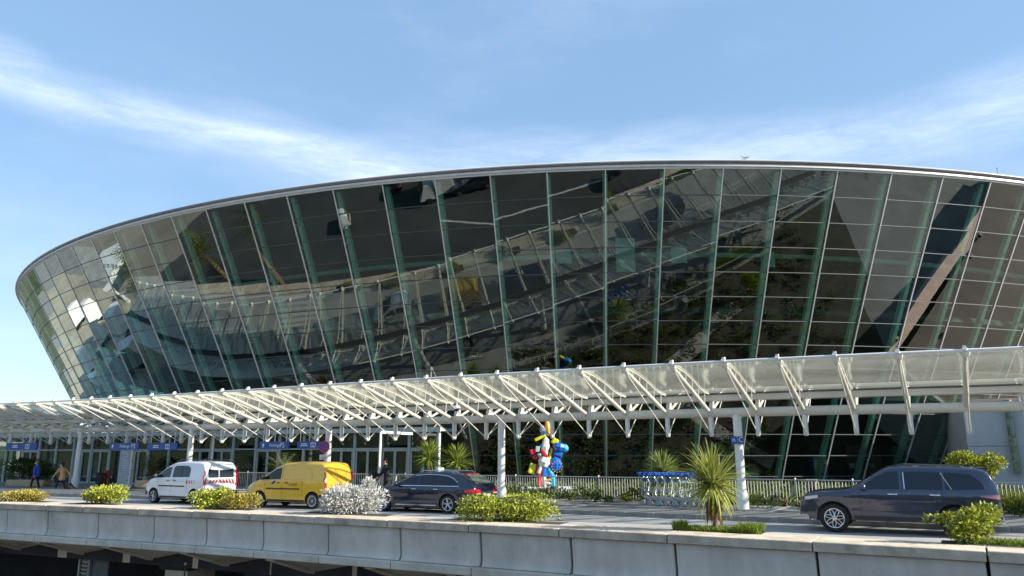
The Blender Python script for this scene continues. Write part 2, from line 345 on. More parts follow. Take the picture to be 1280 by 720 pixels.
# deck underside, back wall and columns of the lower level
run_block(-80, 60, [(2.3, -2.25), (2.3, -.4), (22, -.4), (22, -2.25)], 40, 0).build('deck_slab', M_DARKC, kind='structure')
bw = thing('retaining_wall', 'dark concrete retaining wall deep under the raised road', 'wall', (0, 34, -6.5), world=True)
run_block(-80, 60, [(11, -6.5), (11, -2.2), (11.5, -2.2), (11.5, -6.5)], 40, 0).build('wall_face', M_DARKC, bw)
for (x, w, lab) in ((-14.6, 1.15, 'broad pale concrete column under the viaduct beside the thin pole'), (-10.6, 1.0, 'grey concrete column under the viaduct right of the broad pale one'), (-3.5, 1.0, 'concrete column under the viaduct nearer the middle'), (4, 1.0, 'concrete column under the viaduct below the spiky plant'), (11.5, 1.0, 'concrete column under the viaduct below the dark vehicle at right')):
    px, py = off(x, 3.3); t = thing('viaduct_column', lab, 'column', (px, py, -6.5), -R(20), group='viaduct columns')
    MB().box((0, 0, 2.05), (w, 1.6, 4.1)).build('shaft', M_SOFF, t, bevel=.03)
    MB().box((0, 0, 4.18), (w + .35, 1.9, .16)).build('cap', M_DARKC, t, bevel=.02)
px, py = off(-13.0, 2.6)
t = thing('thin_pole', 'thin dark pole with ball lamp in front of the pale viaduct column', 'pole', (px - .9, py - .2, -6.5))
MB().tube([(0, 0, 0), (0, 0, 4.4)], .03, 8).build('shaft', M_TRANS, t); MB().ball((0, 0, 4.44), .06).build('lamp_ball', M_WHITE, t, smooth=60)
px, py = off(-20.2, 3.2)
t = thing('glazed_doorway', 'glazed doorway with white frame and grey panel under the viaduct at far left', 'doorway', (px, py, -6.5), -R(26))
for xx in (-.33, .33): MB().box((xx, 0, 2.1), (.09, .1, 4.2)).build('jamb', M_FENCE, t)
MB().box((0, .02, 2.1), (.56, .02, 4.2)).build('pane', M_ENTGL, t)
MB().box((.95, .1, 2.1), (1.05, .08, 4.2)).build('grey_panel', mat('grey_infill', (.16, .165, .17), .6), t)
for i in range(4): MB().box((0, -.01, 3.5 + .16 * i), (.4, .012, .06), R(0)).build('notice', M_FENCE, t)
# garden strip between the railing and the building
gb = MB(); gx = [-16 + i for i in range(44)]
CX, CY, RT, HT, KK = 10.04, 100.61, 65.18, 16.59, .575
def conep(a, z, dr=0.):
    r = RT - (HT - z) * KK + dr; return (CX + r * math.sin(a), CY - r * math.cos(a), z)
for i in range(len(gx) - 1):
    f = lambda x: (x, CY - math.sqrt(56.0 ** 2 - (x - CX) ** 2), .158)
    gb.quad((*off(gx[i], 13.1), .158), (*off(gx[i + 1], 13.1), .158), f(gx[i + 1]), f(gx[i]))
gb.build('planting_bed', M_SOIL, kind='structure')
polyline_mark([(1, 40.5), (8, 38), (13, 33.5), (17, 30.5)], 1.1, .165).build('garden_path', M_PATH, kind='structure')
polyline_mark([(9, 37.5), (16, 43.5)], 1.0, .169).build('garden_path', M_PATH, kind='structure')
# ------------------------------------------------------------------ the terminal
tb = thing('terminal_building', 'huge round glass airport terminal leaning outwards like an inverted cone behind the canopy', 'building', (CX, CY, .15), world=True)
DA = 2 * math.pi / 136; A0 = R(-4.61)
rowz = [16.42 - 1.195 * i for i in range(14)] + [.16]
ang = lambda j: A0 + DA * j
rest = MB()
pane_mesh = {}
def vis(j, i): return (-20 <= j <= 8 and i <= 7) or (-5 <= j <= 6 and 10 <= i <= 12)
for i in range(14):
    z1, z0 = rowz[i] - .02, rowz[i + 1] + .02; zm = (z0 + z1) / 2
    for j in range(-46, 36):
        if i >= 9 and j < -16: continue
        am = ang(j + .5); h = DA / 2 - .0005
        P = [conep(am - h, z0), conep(am + h, z0), conep(am + h, z1), conep(am - h, z1)]
        C = Vector(conep(am, zm))
        if vis(j, i):
            if i not in pane_mesh:
                loc = []
                for q in P:
                    v = Vector(q) - C; v.rotate(Matrix.Rotation(-am, 3, 'Z')); loc.append(v)
                pane_mesh[i] = MB().add(loc, [(0, 1, 2, 3)]).mesh('glass_pane', M_GLASS)
            o = put('glass_pane', pane_mesh[i], tb, C - Vector((CX, CY, .15)))
            o.rotation_euler = (rnd.gauss(0, .0024), rnd.gauss(0, .0014), am + rnd.gauss(0, .0026))
        else: rest.quad(*P)
rest.build('glass_panes', M_GLASS, tb, kind='stuff')
for j in range(-46, 37):
    a = ang(j); b = MB(); zb = .16 if j >= -16 else 4.2; zt = 16.46
    w = .028
    P = []
    for z in (zb, zt):
        r = conep(a, z)
        c, s_ = math.cos(a), math.sin(a); rad = Vector((s_, -c, 0)); tan = Vector((c, s_, 0)); q = Vector(r)
        P += [q + tan * w + rad * -.02, q - tan * w + rad * -.02, q - tan * w + rad * .055, q + tan * w + rad * .055]
    b.hexa(P); b.build('mullion', M_ALU, tb)
    b = MB(); P = []
    for z in (zb, zt):
        q = Vector(conep(a, z)); d = -.62
        P += [q + tan * .12 + rad * (d - .22), q - tan * .12 + rad * (d - .22), q - tan * .12 + rad * (d + .1), q + tan * .12 + rad * (d + .1)]
    b.hexa(P)
    for zz in range(int((zt - zb) / 1.195)):
        z = zb + zz * 1.195 + .5; q = Vector(conep(a, z)); b.tube([q + rad * -.03, q + rad * -.6 + Vector((0, 0, -.0))], .025, 5)
    if -24 <= j <= 14: b.build('truss_column', M_GREEN, tb)
for i in range(14):
    b = MB(); z = rowz[i] if i else 16.45; q = []
    for j in range(-46, 37):
        a = ang(j); c, s_ = math.cos(a), math.sin(a); rad = Vector((s_, -c, 0)); p = Vector(conep(a, z)); q.append((p, rad))
    h = .019 if i else .05
    if i >= 9: q = q[30:]
    V = []; F = []
    for p, rad in q: V += [p + rad * -.03 + Vector((0, 0, -h)), p + rad * .03 + Vector((0, 0, -h)), p + rad * .03 + Vector((0, 0, h)), p + rad * -.03 + Vector((0, 0, h))]
    for n in range(len(q) - 1):
        for k in range(4): l = (k + 1) % 4; F.append((n * 4 + k, n * 4 + l, n * 4 + 4 + l, n * 4 + 4 + k))
    b.add(V, F).build('transom', M_TRANS if i else M_ALU, tb)
# roof rim and roof
b = MB(); b.lathe([(RT - .1, 16.48), (RT + .07, 16.48), (RT + .07, 16.60), (RT - .1, 16.62)], 272, (CX, CY, 0)); b.build('rim_channel', M_RIML, tb, smooth=40)
b = MB(); b.lathe([(RT - .1, 16.63), (RT + .09, 16.63), (RT + .16, 16.66), (RT + .20, 16.71), (RT + .18, 16.77), (RT + .10, 16.80)], 272, (CX, CY, 0)); b.build('roof_rim', M_RIM, tb, smooth=50)
b = MB(); b.lathe([(RT + .10, 16.80), (RT + .02, 16.86), (RT - .3, 16.90), (RT - 2, 17.0), (RT - 20, 17.25), (0.01, 17.4)], 272, (CX, CY, 0)); b.build('roof', M_RIML, tb, smooth=50)
# inside: floor slabs, ceiling, core, lighting ring, a few fittings
b = MB()
for z, d in ((5.3, 1.3), (10.4, 4.5)):
    r = RT - (HT - z) * KK - d; b.lathe([(30, z), (r, z), (r, z + .35), (30, z + .35)], 136, (CX, CY, 0))
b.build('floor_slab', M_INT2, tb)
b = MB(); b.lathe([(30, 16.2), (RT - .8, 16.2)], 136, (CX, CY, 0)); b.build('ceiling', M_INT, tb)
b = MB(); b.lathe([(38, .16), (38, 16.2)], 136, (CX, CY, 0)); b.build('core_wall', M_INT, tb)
b = MB(); b.lathe([(RT - 8.2, 13.9), (RT - 8, 13.9), (RT - 8, 14.15), (RT - 8.2, 14.15)], 136, (CX, CY, 0)); b.build('lighting_trough', mat('pale_green_trough', (.35, .55, .52), .4), tb)  # pale band in place of a ring of ceiling lights; it does not glow
b = MB(); b.lathe([(47, .165), (47, 5.28)], 136, (CX, CY, 0)); b.build('sky_blocking_wall', M_INT, tb)  # dark wall added so bright sky does not show through the low panes
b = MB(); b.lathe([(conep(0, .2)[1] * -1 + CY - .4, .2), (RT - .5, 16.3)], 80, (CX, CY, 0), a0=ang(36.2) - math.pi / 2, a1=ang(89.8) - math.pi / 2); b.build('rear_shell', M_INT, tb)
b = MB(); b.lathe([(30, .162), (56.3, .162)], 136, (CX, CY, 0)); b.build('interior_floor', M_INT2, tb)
# ------------------------------------------------------------------ low concrete wing at the right
cw_ = thing('concrete_wing', 'low grey concrete wing with reddish flat roof jutting from the glass terminal at right', 'building', (24.1, 40, .15), world=True)
ux, uy = .875, -.484
Q0 = (24.1, 40.0); Q1 = (24.1 + ux * 45, 40 + uy * 45)
side = (26.9, 47.2)
def wallseg(p, q, z0, z1, th, m, name, nrm):
    b = MB(); b.hexa([(p[0], p[1], z0), (q[0], q[1], z0), (q[0] + nrm[0] * th, q[1] + nrm[1] * th, z0), (p[0] + nrm[0] * th, p[1] + nrm[1] * th, z0), (p[0], p[1], z1), (q[0], q[1], z1), (q[0] + nrm[0] * th, q[1] + nrm[1] * th, z1), (p[0] + nrm[0] * th, p[1] + nrm[1] * th, z1)])
    return b.build(name, m, cw_, bevel=.015)
M_WALL = mat('cool_grey_rendered_wall', (.47, .48, .50), .85, var=.06, vs=.7, bump=.2, bs=25, dirt=.22)
nb = (.484, .875)
Lp = 3.6
for i in range(12):
    p = (Q0[0] + ux * Lp * i + ux * .01, Q0[1] + uy * Lp * i + uy * .01); q = (Q0[0] + ux * (Lp * (i + 1) - .01), Q0[1] + uy * (Lp * (i + 1) - .01))
    wallseg(p, q, .15, 2.55, .3, M_WALL, 'wall_panel', nb); wallseg(p, q, 2.57, 4.85, .3, M_WALL, 'wall_panel', nb)
wallseg((Q0[0] + .32, Q0[1] + .25), side, .15, 4.85, .3, M_WALL, 'side_wall', (.9, -.3))
b = MB(); e0 = (Q0[0] - nb[0] * .15, Q0[1] - nb[1] * .15)
b.hexa([(e0[0], e0[1], 4.86), (e0[0] + ux * 45, e0[1] + uy * 45, 4.86), (e0[0] + ux * 45 + nb[0] * .75, e0[1] + uy * 45 + nb[1] * .75, 4.86), (e0[0] + nb[0] * .75, e0[1] + nb[1] * .75, 4.86)] + [(e0[0], e0[1], 5.0), (e0[0] + ux * 45, e0[1] + uy * 45, 5.0), (e0[0] + ux * 45 + nb[0] * .75, e0[1] + uy * 45 + nb[1] * .75, 5.0), (e0[0] + nb[0] * .75, e0[1] + nb[1] * .75, 5.0)])
b.build('roof_coping', M_PINK, cw_)
MB().quad((Q0[0] + .6, Q0[1] + .8, 4.7), (Q0[0] + 45 * ux, Q0[1] + 45 * uy + .8, 4.7), (90, 70, 4.7), (side[0], side[1] + 3, 4.7)).build('flat_roof', M_ROOFR, cw_)
b = MB(); rp = (Q0[0] + ux * 2.05 - nb[0] * .22, Q0[1] + uy * 2.05 - nb[1] * .22)
b.tube([(rp[0], rp[1], 1.2), (rp[0] - .03, rp[1], 3.0), (rp[0], rp[1], 4.9)], .17, 12); b.build('mossy_downpipe', mat('mossy_green_pipe', (.24, .30, .20), .7, var=.35, vs=5), cw_, smooth=40)
for i in range(5):   # rooftop boxes that the glass mirrors
    t = 6 + i * 3.6; MB().box((Q0[0] + ux * t + nb[0] * 2.4, Q0[1] + uy * t + nb[1] * 2.4, 4.95), (.4, .22, .25), -R(29)).build('roof_vent', M_TRANS, cw_)
# ------------------------------------------------------------------ low glazed entrance range at the left
en = thing('entrance_hall', 'low glazed entrance hall with pale posts and sliding doors behind the railing at left', 'building', (-7.5, 44.6, .15), world=True)
ed = Vector((-23.6, 10.4, 0)).normalized(); en_n = Vector((-ed.y, ed.x, 0)); en_n = en_n if en_n.y < 0 else -en_n
E0 = Vector((-4.2, 43.15, 0)); NB = 27; BW = 1.9
for i in range(NB + 1):
    p = E0 + ed * BW * i; MB().box((p.x, p.y, 1.85), (.16, .22, 3.4), math.atan2(ed.y, ed.x)).build('post', M_POST, en)
doorbays = (1, 2, 8, 9, 14, 15)
for i in range(NB):
    a = E0 + ed * (BW * i + .08); c = E0 + ed * (BW * (i + 1) - .08)
    for zz0, zz1 in ((.2, 2.45), (2.52, 3.42)):
        o = MB().quad((a.x, a.y, zz0), (c.x, c.y, zz0), (c.x, c.y, zz1), (a.x, a.y, zz1)).build('glass_pane', M_ENTGL, en)
    m_ = (a + c) / 2
    MB().box((m_.x, m_.y, 2.485), (BW - .16, .12, .09), math.atan2(ed.y, ed.x)).build('transom', M_POST, en)
    if i in doorbays or i % 3 == 0:
        for s_ in (-.42, .42):
            q = m_ + ed * s_ + en_n * .05; b = MB(); ra = math.atan2(ed.y, ed.x)
            for dx in (-.38, .38): b.box((q.x + ed.x * dx, q.y + ed.y * dx, 1.25), (.07, .06, 2.2), ra)
            b.box((q.x, q.y, 2.38), (.83, .06, .1), ra); b.box((q.x, q.y, .22), (.83, .06, .12), ra); b.build('door_leaf', M_POST, en)
    # interior furniture panels
    if i % 2 == 0:
        q = m_ - en_n * rnd.uniform(1.5, 2.6); MB().box((q.x, q.y, rnd.uniform(.8, 1.2)), (rnd.uniform(.5, 1.3), .1, rnd.uniform(1.0, 1.9)), math.atan2(ed.y, ed.x)).build('display_board', rnd.choice([mat('board_pale', (.42, .50, .48), .6), mat('board_blue', (.06, .16, .36), .5), mat('board_grey', (.25, .27, .27), .6), mat('board_teal', (.10, .42, .38), .5)]), en)
L1 = E0 + ed * BW * NB
def slab(p, q, n0, n1, z0, z1):
    a, b_, c, d = p + en_n * n0, q + en_n * n0, q - en_n * n1, p - en_n * n1
    return MB().hexa([(v.x, v.y, z0) for v in (a, b_, c, d)] + [(v.x, v.y, z1) for v in (a, b_, c, d)])
slab(E0 - ed * .3, L1, .35, 10.5, 3.45, 3.62).build('roof', mat('grey_roof_sheet', (.34, .35, .35), .7, dirt=.3), en)
slab(E0 - ed * .3, L1, .37, -.30, 3.40, 3.68).build('fascia', M_POST, en)
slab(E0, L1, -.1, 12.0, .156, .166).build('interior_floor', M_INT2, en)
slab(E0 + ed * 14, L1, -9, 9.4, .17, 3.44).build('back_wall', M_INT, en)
a, c = E0, Vector((-3.6, 46.1, 0))
MB().quad((a.x, a.y, .2), (c.x, c.y, .2), (c.x, c.y, 3.42), (a.x, a.y, 3.42)).build('side_glass', M_ENTGL, en)
# ------------------------------------------------------------------ the canopy
JT = [(-33.2, 49.92), (-31.48, 49.38), (-29.84, 48.81), (-28.24, 48.2), (-26.65, 47.55), (-25.1, 46.87), (-23.57, 46.17), (-22.1, 45.46), (-20.72, 44.77), (-19.31, 44.04), (-17.81, 43.24), (-16.3, 42.41), (-14.75, 41.55), (-13.21, 40.67), (-11.66, 39.78), (-10.1, 38.87), (-8.59, 37.98), (-7.1, 37.1), (-5.62, 36.23), (-4.11, 35.35), (-2.65, 34.5), (-1.15, 33.63), (0.28, 32.82), (1.71, 32.02), (3.2, 31.2), (4.68, 30.41), (6.15, 29.65), (7.66, 28.89), (9.21, 28.15), (10.72, 27.45), (12.26, 26.78), (13.87, 26.13), (15.51, 25.5)]
for k in range(10): JT.insert(0, (JT[0][0] - 1.63, JT[0][1] + .50))
for k in range(7): JT.append((JT[-1][0] + 1.58, JT[-1][1] - .64))
AZ = R(-29.5); NX, NY = math.sin(AZ), -math.cos(AZ)    # ribs point this way over the kerb
cn = thing('canopy', 'long white steel and glass canopy with slanted ribs over the pavement', 'canopy', (JT[20][0], JT[20][1], .15), world=True)
ox, oy = cn.location.x, cn.location.y
ZB = 3.68
beam = MB(); beam.tube([(x, y, ZB) for x, y in JT], .175, 14); beam.build('main_beam', M_WHITE, cn, smooth=50)
def L3(s, z): return (s * NX, s * NY, z)
rb = MB()
rb.tube([L3(.10, 3.70), L3(1.2, 4.0), L3(4.45, 4.95)], [.075, .085, .07], 10)
ARC = [(4.62, 5.05), (4.1, 5.04), (3.4, 4.98), (2.65, 4.86), (2.0, 4.72), (1.45, 4.57), (1.0, 4.48), (.6, 4.44), (.12, 4.42)]
rb.tube([L3(s, z - .02) for s, z in ARC], .032, 6)
tz = lambda s: 3.70 + (s - .1) * (4.95 - 3.70) / 4.35
def az_(s):
    for (s0, z0), (s1, z1) in zip(ARC, ARC[1:]):
        if s1 <= s <= s0: return z0 + (z1 - z0) * (s - s0) / (s1 - s0)
    return 5
for s_ in (.75, 1.55, 2.35, 3.1, 3.8): rb.tube([L3(s_, tz(s_)), L3(s_ - .08, az_(s_ - .08) - .03)], .02, 5)
rb.ball(L3(4.55, 4.99), (.14, .14, .13), 10); rb.tube([L3(4.3, 4.85), L3(4.72, 5.13)], .07, 8); rb.box(L3(4.62, 5.16), (.09, .12, .12), AZ)
rear = [(-.1, 3.72), (-2.4, 4.66)]
rb.ball(L3(-2.42, 4.72), (.10, .10, .10), 8); rb.tube([L3(-.4, 4.36), L3(-1.2, 4.41), L3(-2.35, 4.74)], .03, 6)
rb.tube([L3(*rear[0]), L3(*rear[1])], .06, 8)
rib_me = rb.mesh('rib', M_WHITE, 50)
hb = MB(); ca = math.atan2(NY, NX)
hb.add([(*L3(.05, 0)[:2], 3.55)], []) if False else None
def plate(pts, th):
    b = MB(); q = Vector((-NY, NX, 0)) * th / 2; n = len(pts)
    V = [Vector(L3(s, z)) - q for s, z in pts] + [Vector(L3(s, z)) + q for s, z in pts]
    F = [tuple(range(n))[::-1], tuple(range(n, 2 * n))] + [(i, (i + 1) % n, n + (i + 1) % n, n + i) for i in range(n)]
    return b.add(V, F)
hang = plate([(-.10, 3.55), (.10, 3.55), (.09, 2.98), (.13, 2.88), (.05, 2.78), (-.05, 2.78), (-.13, 2.88), (-.09, 2.98)], .10)
q = Vector((-NY, NX, 0))
V = [Vector((0, 0, 3.56)) + q * .09, Vector((0, 0, 3.56)) - q * .09, Vector((0, 0, 2.97)) - q * .085, Vector((0, 0, 2.80)) - q * .075, Vector((0, 0, 2.80)) + q * .075, Vector((0, 0, 2.97)) + q * .085]
n_ = Vector((NX, NY, 0)) * .03
hang.add([v + n_ for v in V] + [v - n_ for v in V], [tuple(range(6)), tuple(range(6, 12))[::-1]] + [(i, i + 6, (i + 1) % 6 + 6, (i + 1) % 6) for i in range(6)])
hang_me = hang.mesh('hanger', M_WHITE2)
rod_f = MB().tube([L3(4.5, 4.93), L3(.06, 2.86)], .022, 6).mesh('tie_rod', M_WHITE, 60)
rod_b = MB().tube([L3(-2.25, 4.55), L3(-.06, 2.86)], .022, 6).mesh('tie_rod', M_WHITE, 60)
bra = MB().box(L3(-.28, 4.02), (.34, .10, .30), ca); bra.box(L3(-.1, 3.9), (.1, .09, .3), ca); bra_me = bra.mesh('gutter_bracket', M_WHITE2)
for i, (x, y) in enumerate(JT):
    for nm, me in (('rib', rib_me), ('hanger', hang_me), ('tie_rod', rod_f), ('tie_rod', rod_b), ('gutter_bracket', bra_me)):
        put(nm, me, cn, (x - ox, y - oy, -.15))
# diagonal rods between neighbouring hangers (the lattice seen under the beam)
for i in range(len(JT) - 1):
    (x0, y0), (x1, y1) = JT[i], JT[i + 1]
    if i < 33:
        xm, ym = (x0 + x1) / 2, (y0 + y1) / 2
        MB().tube([(x0, y0, 2.86), (xm, ym, 3.52)], .018, 5).build('diagonal_rod', M_WHITE, cn); MB().tube([(x1, y1, 2.86), (xm, ym, 3.52)], .018, 5).build('diagonal_rod', M_WHITE, cn)
# curved glass, one sheet per bay on each side; edge tubes and gutter
def sheet(x0, y0, x1, y1, prof, m, name, gap=.02, th=.0, kind=None):
    d = Vector((x1 - x0, y1 - y0)); d.normalize(); x0 += d.x * gap; y0 += d.y * gap; x1 -= d.x * gap; y1 -= d.y * gap
    V = []; F = []
    for t in range(3):
        xx, yy = x0 + (x1 - x0) * t / 2, y0 + (y1 - y0) * t / 2
        for s, z in prof: V.append((xx + NX * s, yy + NY * s, z))
    n = len(prof)
    for t in range(2):
        for k in range(n - 1): F.append((t * n + k, t * n + k + 1, (t + 1) * n + k + 1, (t + 1) * n + k))
    return MB().add(V, F).build(name, m, cn, smooth=60)
gp = [(s, z + .02) for s, z in ARC]
rp_ = [(-.36, 4.37), (-1.0, 4.38), (-1.7, 4.55), (-2.4, 4.78)]
for i in range(len(JT) - 1):
    (x0, y0), (x1, y1) = JT[i], JT[i + 1]
    sheet(x0, y0, x1, y1, gp, M_CANGL, 'glass_panel'); sheet(x0, y0, x1, y1, rp_, M_CANGL, 'rear_glass_panel')
def rail(s, z, r, name, m=M_WHITE, n=8): MB().tube([(x + NX * s, y + NY * s, z) for x, y in JT], r, n).build(name, m, cn, smooth=50)
rail(4.66, 5.07, .045, 'front_edge_tube', M_WHITE2); rail(.10, 4.40, .028, 'glass_edge_strip', M_TRANS, 6); rail(-2.42, 4.78, .04, 'rear_edge_tube')
gu = MB(); n = len(JT); V = []; F = []
for x, y in JT:
    for s, z in ((.05, 4.36), (.05, 4.14), (-.20, 4.12), (-.20, 4.34), (-.18, 4.34), (-.18, 4.15), (.03, 4.17), (.03, 4.36)): V.append((x + NX * s, y + NY * s, z))
for i in range(n - 1):
    for k in range(8): l = (k + 1) % 8; F.append((i * 8 + k, i * 8 + l, (i + 1) * 8 + l, (i + 1) * 8 + k))
gu.add(V, F).build('gutter', M_WHITE, cn)
V = []
for x, y in JT:
    for s in (.10, -.34): V.append((x + NX * s, y + NY * s, 4.372))
MB().add(V, [(2 * i, 2 * i + 2, 2 * i + 3, 2 * i + 1) for i in range(n - 1)]).build('gutter_lining', mat('dark_gutter_lining', (.035, .035, .035), .7), cn)
# pillars with flared feet
def on_line(t): i = int(t); f = t - i; a, b = JT[i], JT[i + 1]; return (a[0] + (b[0] - a[0]) * f, a[1] + (b[1] - a[1]) * f)
for t in (1.6, 7.6, 13.55, 19.5, 25.5, 31.48, 37.57, 43.5):
    x, y = on_line(t)
    b = MB(); b.lathe([(0, .15), (.225, .15), (.225, .60), (.20, .72), (.165, .84), (.16, 1.3), (.16, 3.6), (.2, 3.62), (0, 3.62)], 20, (x, y, 0)); b.build('pillar', M_WHITE2, cn, smooth=30)
    b = MB(); b.tube([(x, y, 3.45), (x + (JT[20][0] - JT[19][0]) * .25, y + (JT[20][1] - JT[19][1]) * .25, 3.66)], .06, 8); b.tube([(x, y, 3.45), (x - (JT[20][0] - JT[19][0]) * .25, y - (JT[20][1] - JT[19][1]) * .25, 3.66)], .06, 8); b.build('pillar_haunch', M_WHITE2, cn, smooth=40)
# dome cameras hung on the ribs
for k, s_, lab in ((31, 2.4, 'white dome camera hung from a canopy rib above the railing near the middle pillar'), (16, 2.2, 'white dome camera hung from the canopy ribs above the leftmost pillar')):
    x, y = JT[k]; z = tz(s_); t = thing('security_camera', lab, 'camera', (x + NX * s_, y + NY * s_, z - .1))
    b = MB(); b.tube([(0, 0, .06), (0, 0, -.12)], .04, 8); b.tube([(0, 0, .02), (.25, -.05, .04), (.3, -.06, -.06)], .025, 6); b.build('bracket', M_WHITE2, t, smooth=40)
    b = MB(); b.lathe([(0, -.10), (.10, -.11), (.15, -.18), (.15, -.27), (.0, -.27)], 16); b.build('housing', M_WHITE2, t, smooth=40)
    b = MB(); b.ball((0, 0, -.27), (.11, .11, .10), 14); b.build('smoked_dome', mat('smoked_dome', (.05, .05, .055), .08, var=.02), t, smooth=60)
# hanging signs
def hanging_sign(t0, t1, z0, z1, text, label, dx=0, arrow=False, sub=None):
    a = Vector((*on_line(t0), 0)); c = Vector((*on_line(t1), 0)); f = Vector((NX, NY, 0)) * .35; a += f; c += f
    d = c - a; Ln = d.length; rz = math.atan2(d.y, d.x); mid = (a + c) / 2
    t = thing('hanging_sign', label, 'sign', (mid.x, mid.y, z0), rz, group='blue signs hanging under the canopy')
    MB().box((0, 0, (z1 - z0) / 2), (Ln, .10, z1 - z0)).build('panel', M_BLUE, t, bevel=.01)
    for k in (-.4, 0, .4): MB().tube([(Ln * k, 0, z1 - z0), (Ln * k, 0, 3.6 - z0)], .025, 6).build('suspension_rod', M_WHITE2, t)
    h = z1 - z0
    if text: text_mesh('lettering', text, h * .62, M_WSIGN, t, (Ln * .03, -.056, h * .5), (math.pi / 2, 0, 0))
    if sub: text_mesh('big_lettering', sub, h * .95, M_WSIGN, t, (Ln * .5 - .45, -.056, h * .48), (math.pi / 2, 0, 0))
    if arrow:
        b = MB(); q = -Ln / 2 + .28; b.add([(q - .12, -.056, h * .5), (q, -.056, h * .8), (q + .12, -.056, h * .5), (q + .04, -.056, h * .5), (q + .04, -.056, h * .2), (q - .04, -.056, h * .2), (q - .04, -.056, h * .5)], [(0, 1, 2), (3, 4, 5, 6)]); b.build('arrow', M_WSIGN, t)
    if not text:
        b = MB(); q = Ln * .2; b.box((q, -.054, h * .5), (.34, .01, h * .62)); b.build('pictogram', M_WSIGN, t); b = MB(); b.box((q - .07, -.061, h * .5), (.10, .008, h * .4)); b.box((q + .08, -.061, h * .5), (.10, .008, h * .4)); b.build('pictogram_symbol', M_BLUE, t)
        b = MB(); b.box((-Ln * .2, -.054, h * .42), (.5, .01, h * .12)); b.box((-Ln * .2, -.054, h * .65), (.4, .01, h * .12)); b.build('text_line', M_WSIGN, t)
hanging_sign(10.15, 11.65, 2.44, 2.88, '', 'blue hanging sign with white pictogram, farthest left under the canopy')
hanging_sign(15.45, 17.0, 2.42, 2.84, 'Parkings', 'blue hanging sign reading P5 above the information totem left of the white van', arrow=True, sub='P5')
hanging_sign(17.5, 19.1, 2.38, 2.80, '', 'blue hanging sign with white pictogram above the front of the white van')
hanging_sign(22.95, 24.15, 2.42, 2.80, 'Parkings', 'blue hanging sign reading P5 above the front of the yellow van', arrow=True, sub='P5')
hanging_sign(24.5, 25.4, 2.42, 2.80, '', 'blue hanging sign partly behind the no-stopping sign above the yellow van')
# no-stopping sign clamped to a pillar
x, y = on_line(25.5); t = thing('no_stopping_sign', 'round red and blue no-stopping sign on the pillar above the yellow van', 'road sign', (x - .10, y - .42, 2.5), -R(12))
b = MB(); b.lathe([(0, .0), (.30, .0), (.30, -.012), (0, -.012)], 32, axis='y', mi=0); b.build('disc', M_RED, t)
b = MB(); b.lathe([(0, -.014), (.235, -.014), (.235, -.02), (0, -.02)], 32, axis='y'); b.build('blue_field', mat('sign_blue', (.02, .10, .45), .4), t)
b = MB()
for a in (45, -45): b.hexa([(math.cos(R(a)) * u - math.sin(R(a)) * w, yy, math.sin(R(a)) * u + math.cos(R(a)) * w) for yy in (-.022, -.028) for u, w in ((-.24, -.03), (.24, -.03), (.24, .03), (-.24, .03))])
b.build('red_cross_bar', M_RED, t)
MB().box((0, -.01, -.50), (.42, .02, .24)).build('supplementary_plate', M_WHITE2, t, bevel=.008)
for k in range(3): MB().box((0, -.023, -.43 - .07 * k), (.30, .004, .022)).build('text_line', M_BLACK, t)
# two small blue plates on the right pillar
x, y = on_line(37.57)
for dx, ch, lab in ((-.24, 'n', 'small blue plate with a white arch mark on the left of the right-hand pillar'), (.02, 'C', 'small blue plate with a white letter C fixed on the right-hand pillar')):
    t = thing('zone_plate', lab, 'sign', (x + dx, y - .22, 2.50), 0); MB().box((0, 0, .14), (.235, .03, .28)).build('plate', M_BLUE, t, bevel=.006)
    text_mesh('lettering', ch, .26, M_WSIGN, t, (0, -.02, .15), (math.pi / 2, 0, 0))
# ------------------------------------------------------------------ railing along the pavement
fe = thing('railing', 'long grey metal railing with thin vertical bars along the pavement before the terminal', 'railing', (0, off(0, 13)[1], .15), world=True)
FD = 12.9
fx0, fx1 = -27.6, 34; x = fx0; fp = []
while x < fx1:
    fp.append(x); x += .118 * abs(curve_n(x).y)
bars = MB()
for x in fp:
    px, py = off(x, FD); bars.box((px, py, .66), (.022, .022, .86), R(26))
bars.build('bars', M_FENCE, fe, kind='stuff')
for k, x in enumerate(fp[::17]):
    px, py = off(x, FD); MB().box((px, py, .68), (.055, .055, 1.06), R(26)).build('post', M_FENCE, fe)
for z in (1.13, .25):
    MB().tube([(*off(x, FD), z) for x in fp[::17]], .028 if z > 1 else .02, 6).build('rail', M_FENCE, fe)
# ------------------------------------------------------------------ white pipe portals by the doors
for (P, Q, lab) in (((-7.05, 40.4), (-5.75, 43.4), 'white pipe portal frame standing by the entrance doors right of the yellow van'), ((-18.2, 46.0), (-16.1, 49.2), 'white pipe portal frame behind the white van')):
    t = thing('pipe_portal', lab, 'frame', (P[0], P[1], .15), world=True)
    MB().tube([(P[0], P[1], .15), (P[0], P[1], 3.3)], .065, 10).build('post', M_WHITE2, t, smooth=40)
    MB().tube([(P[0], P[1], 3.3), (Q[0], Q[1], 3.3)], .085, 10).build('crossbar', M_WHITE2, t, smooth=40)
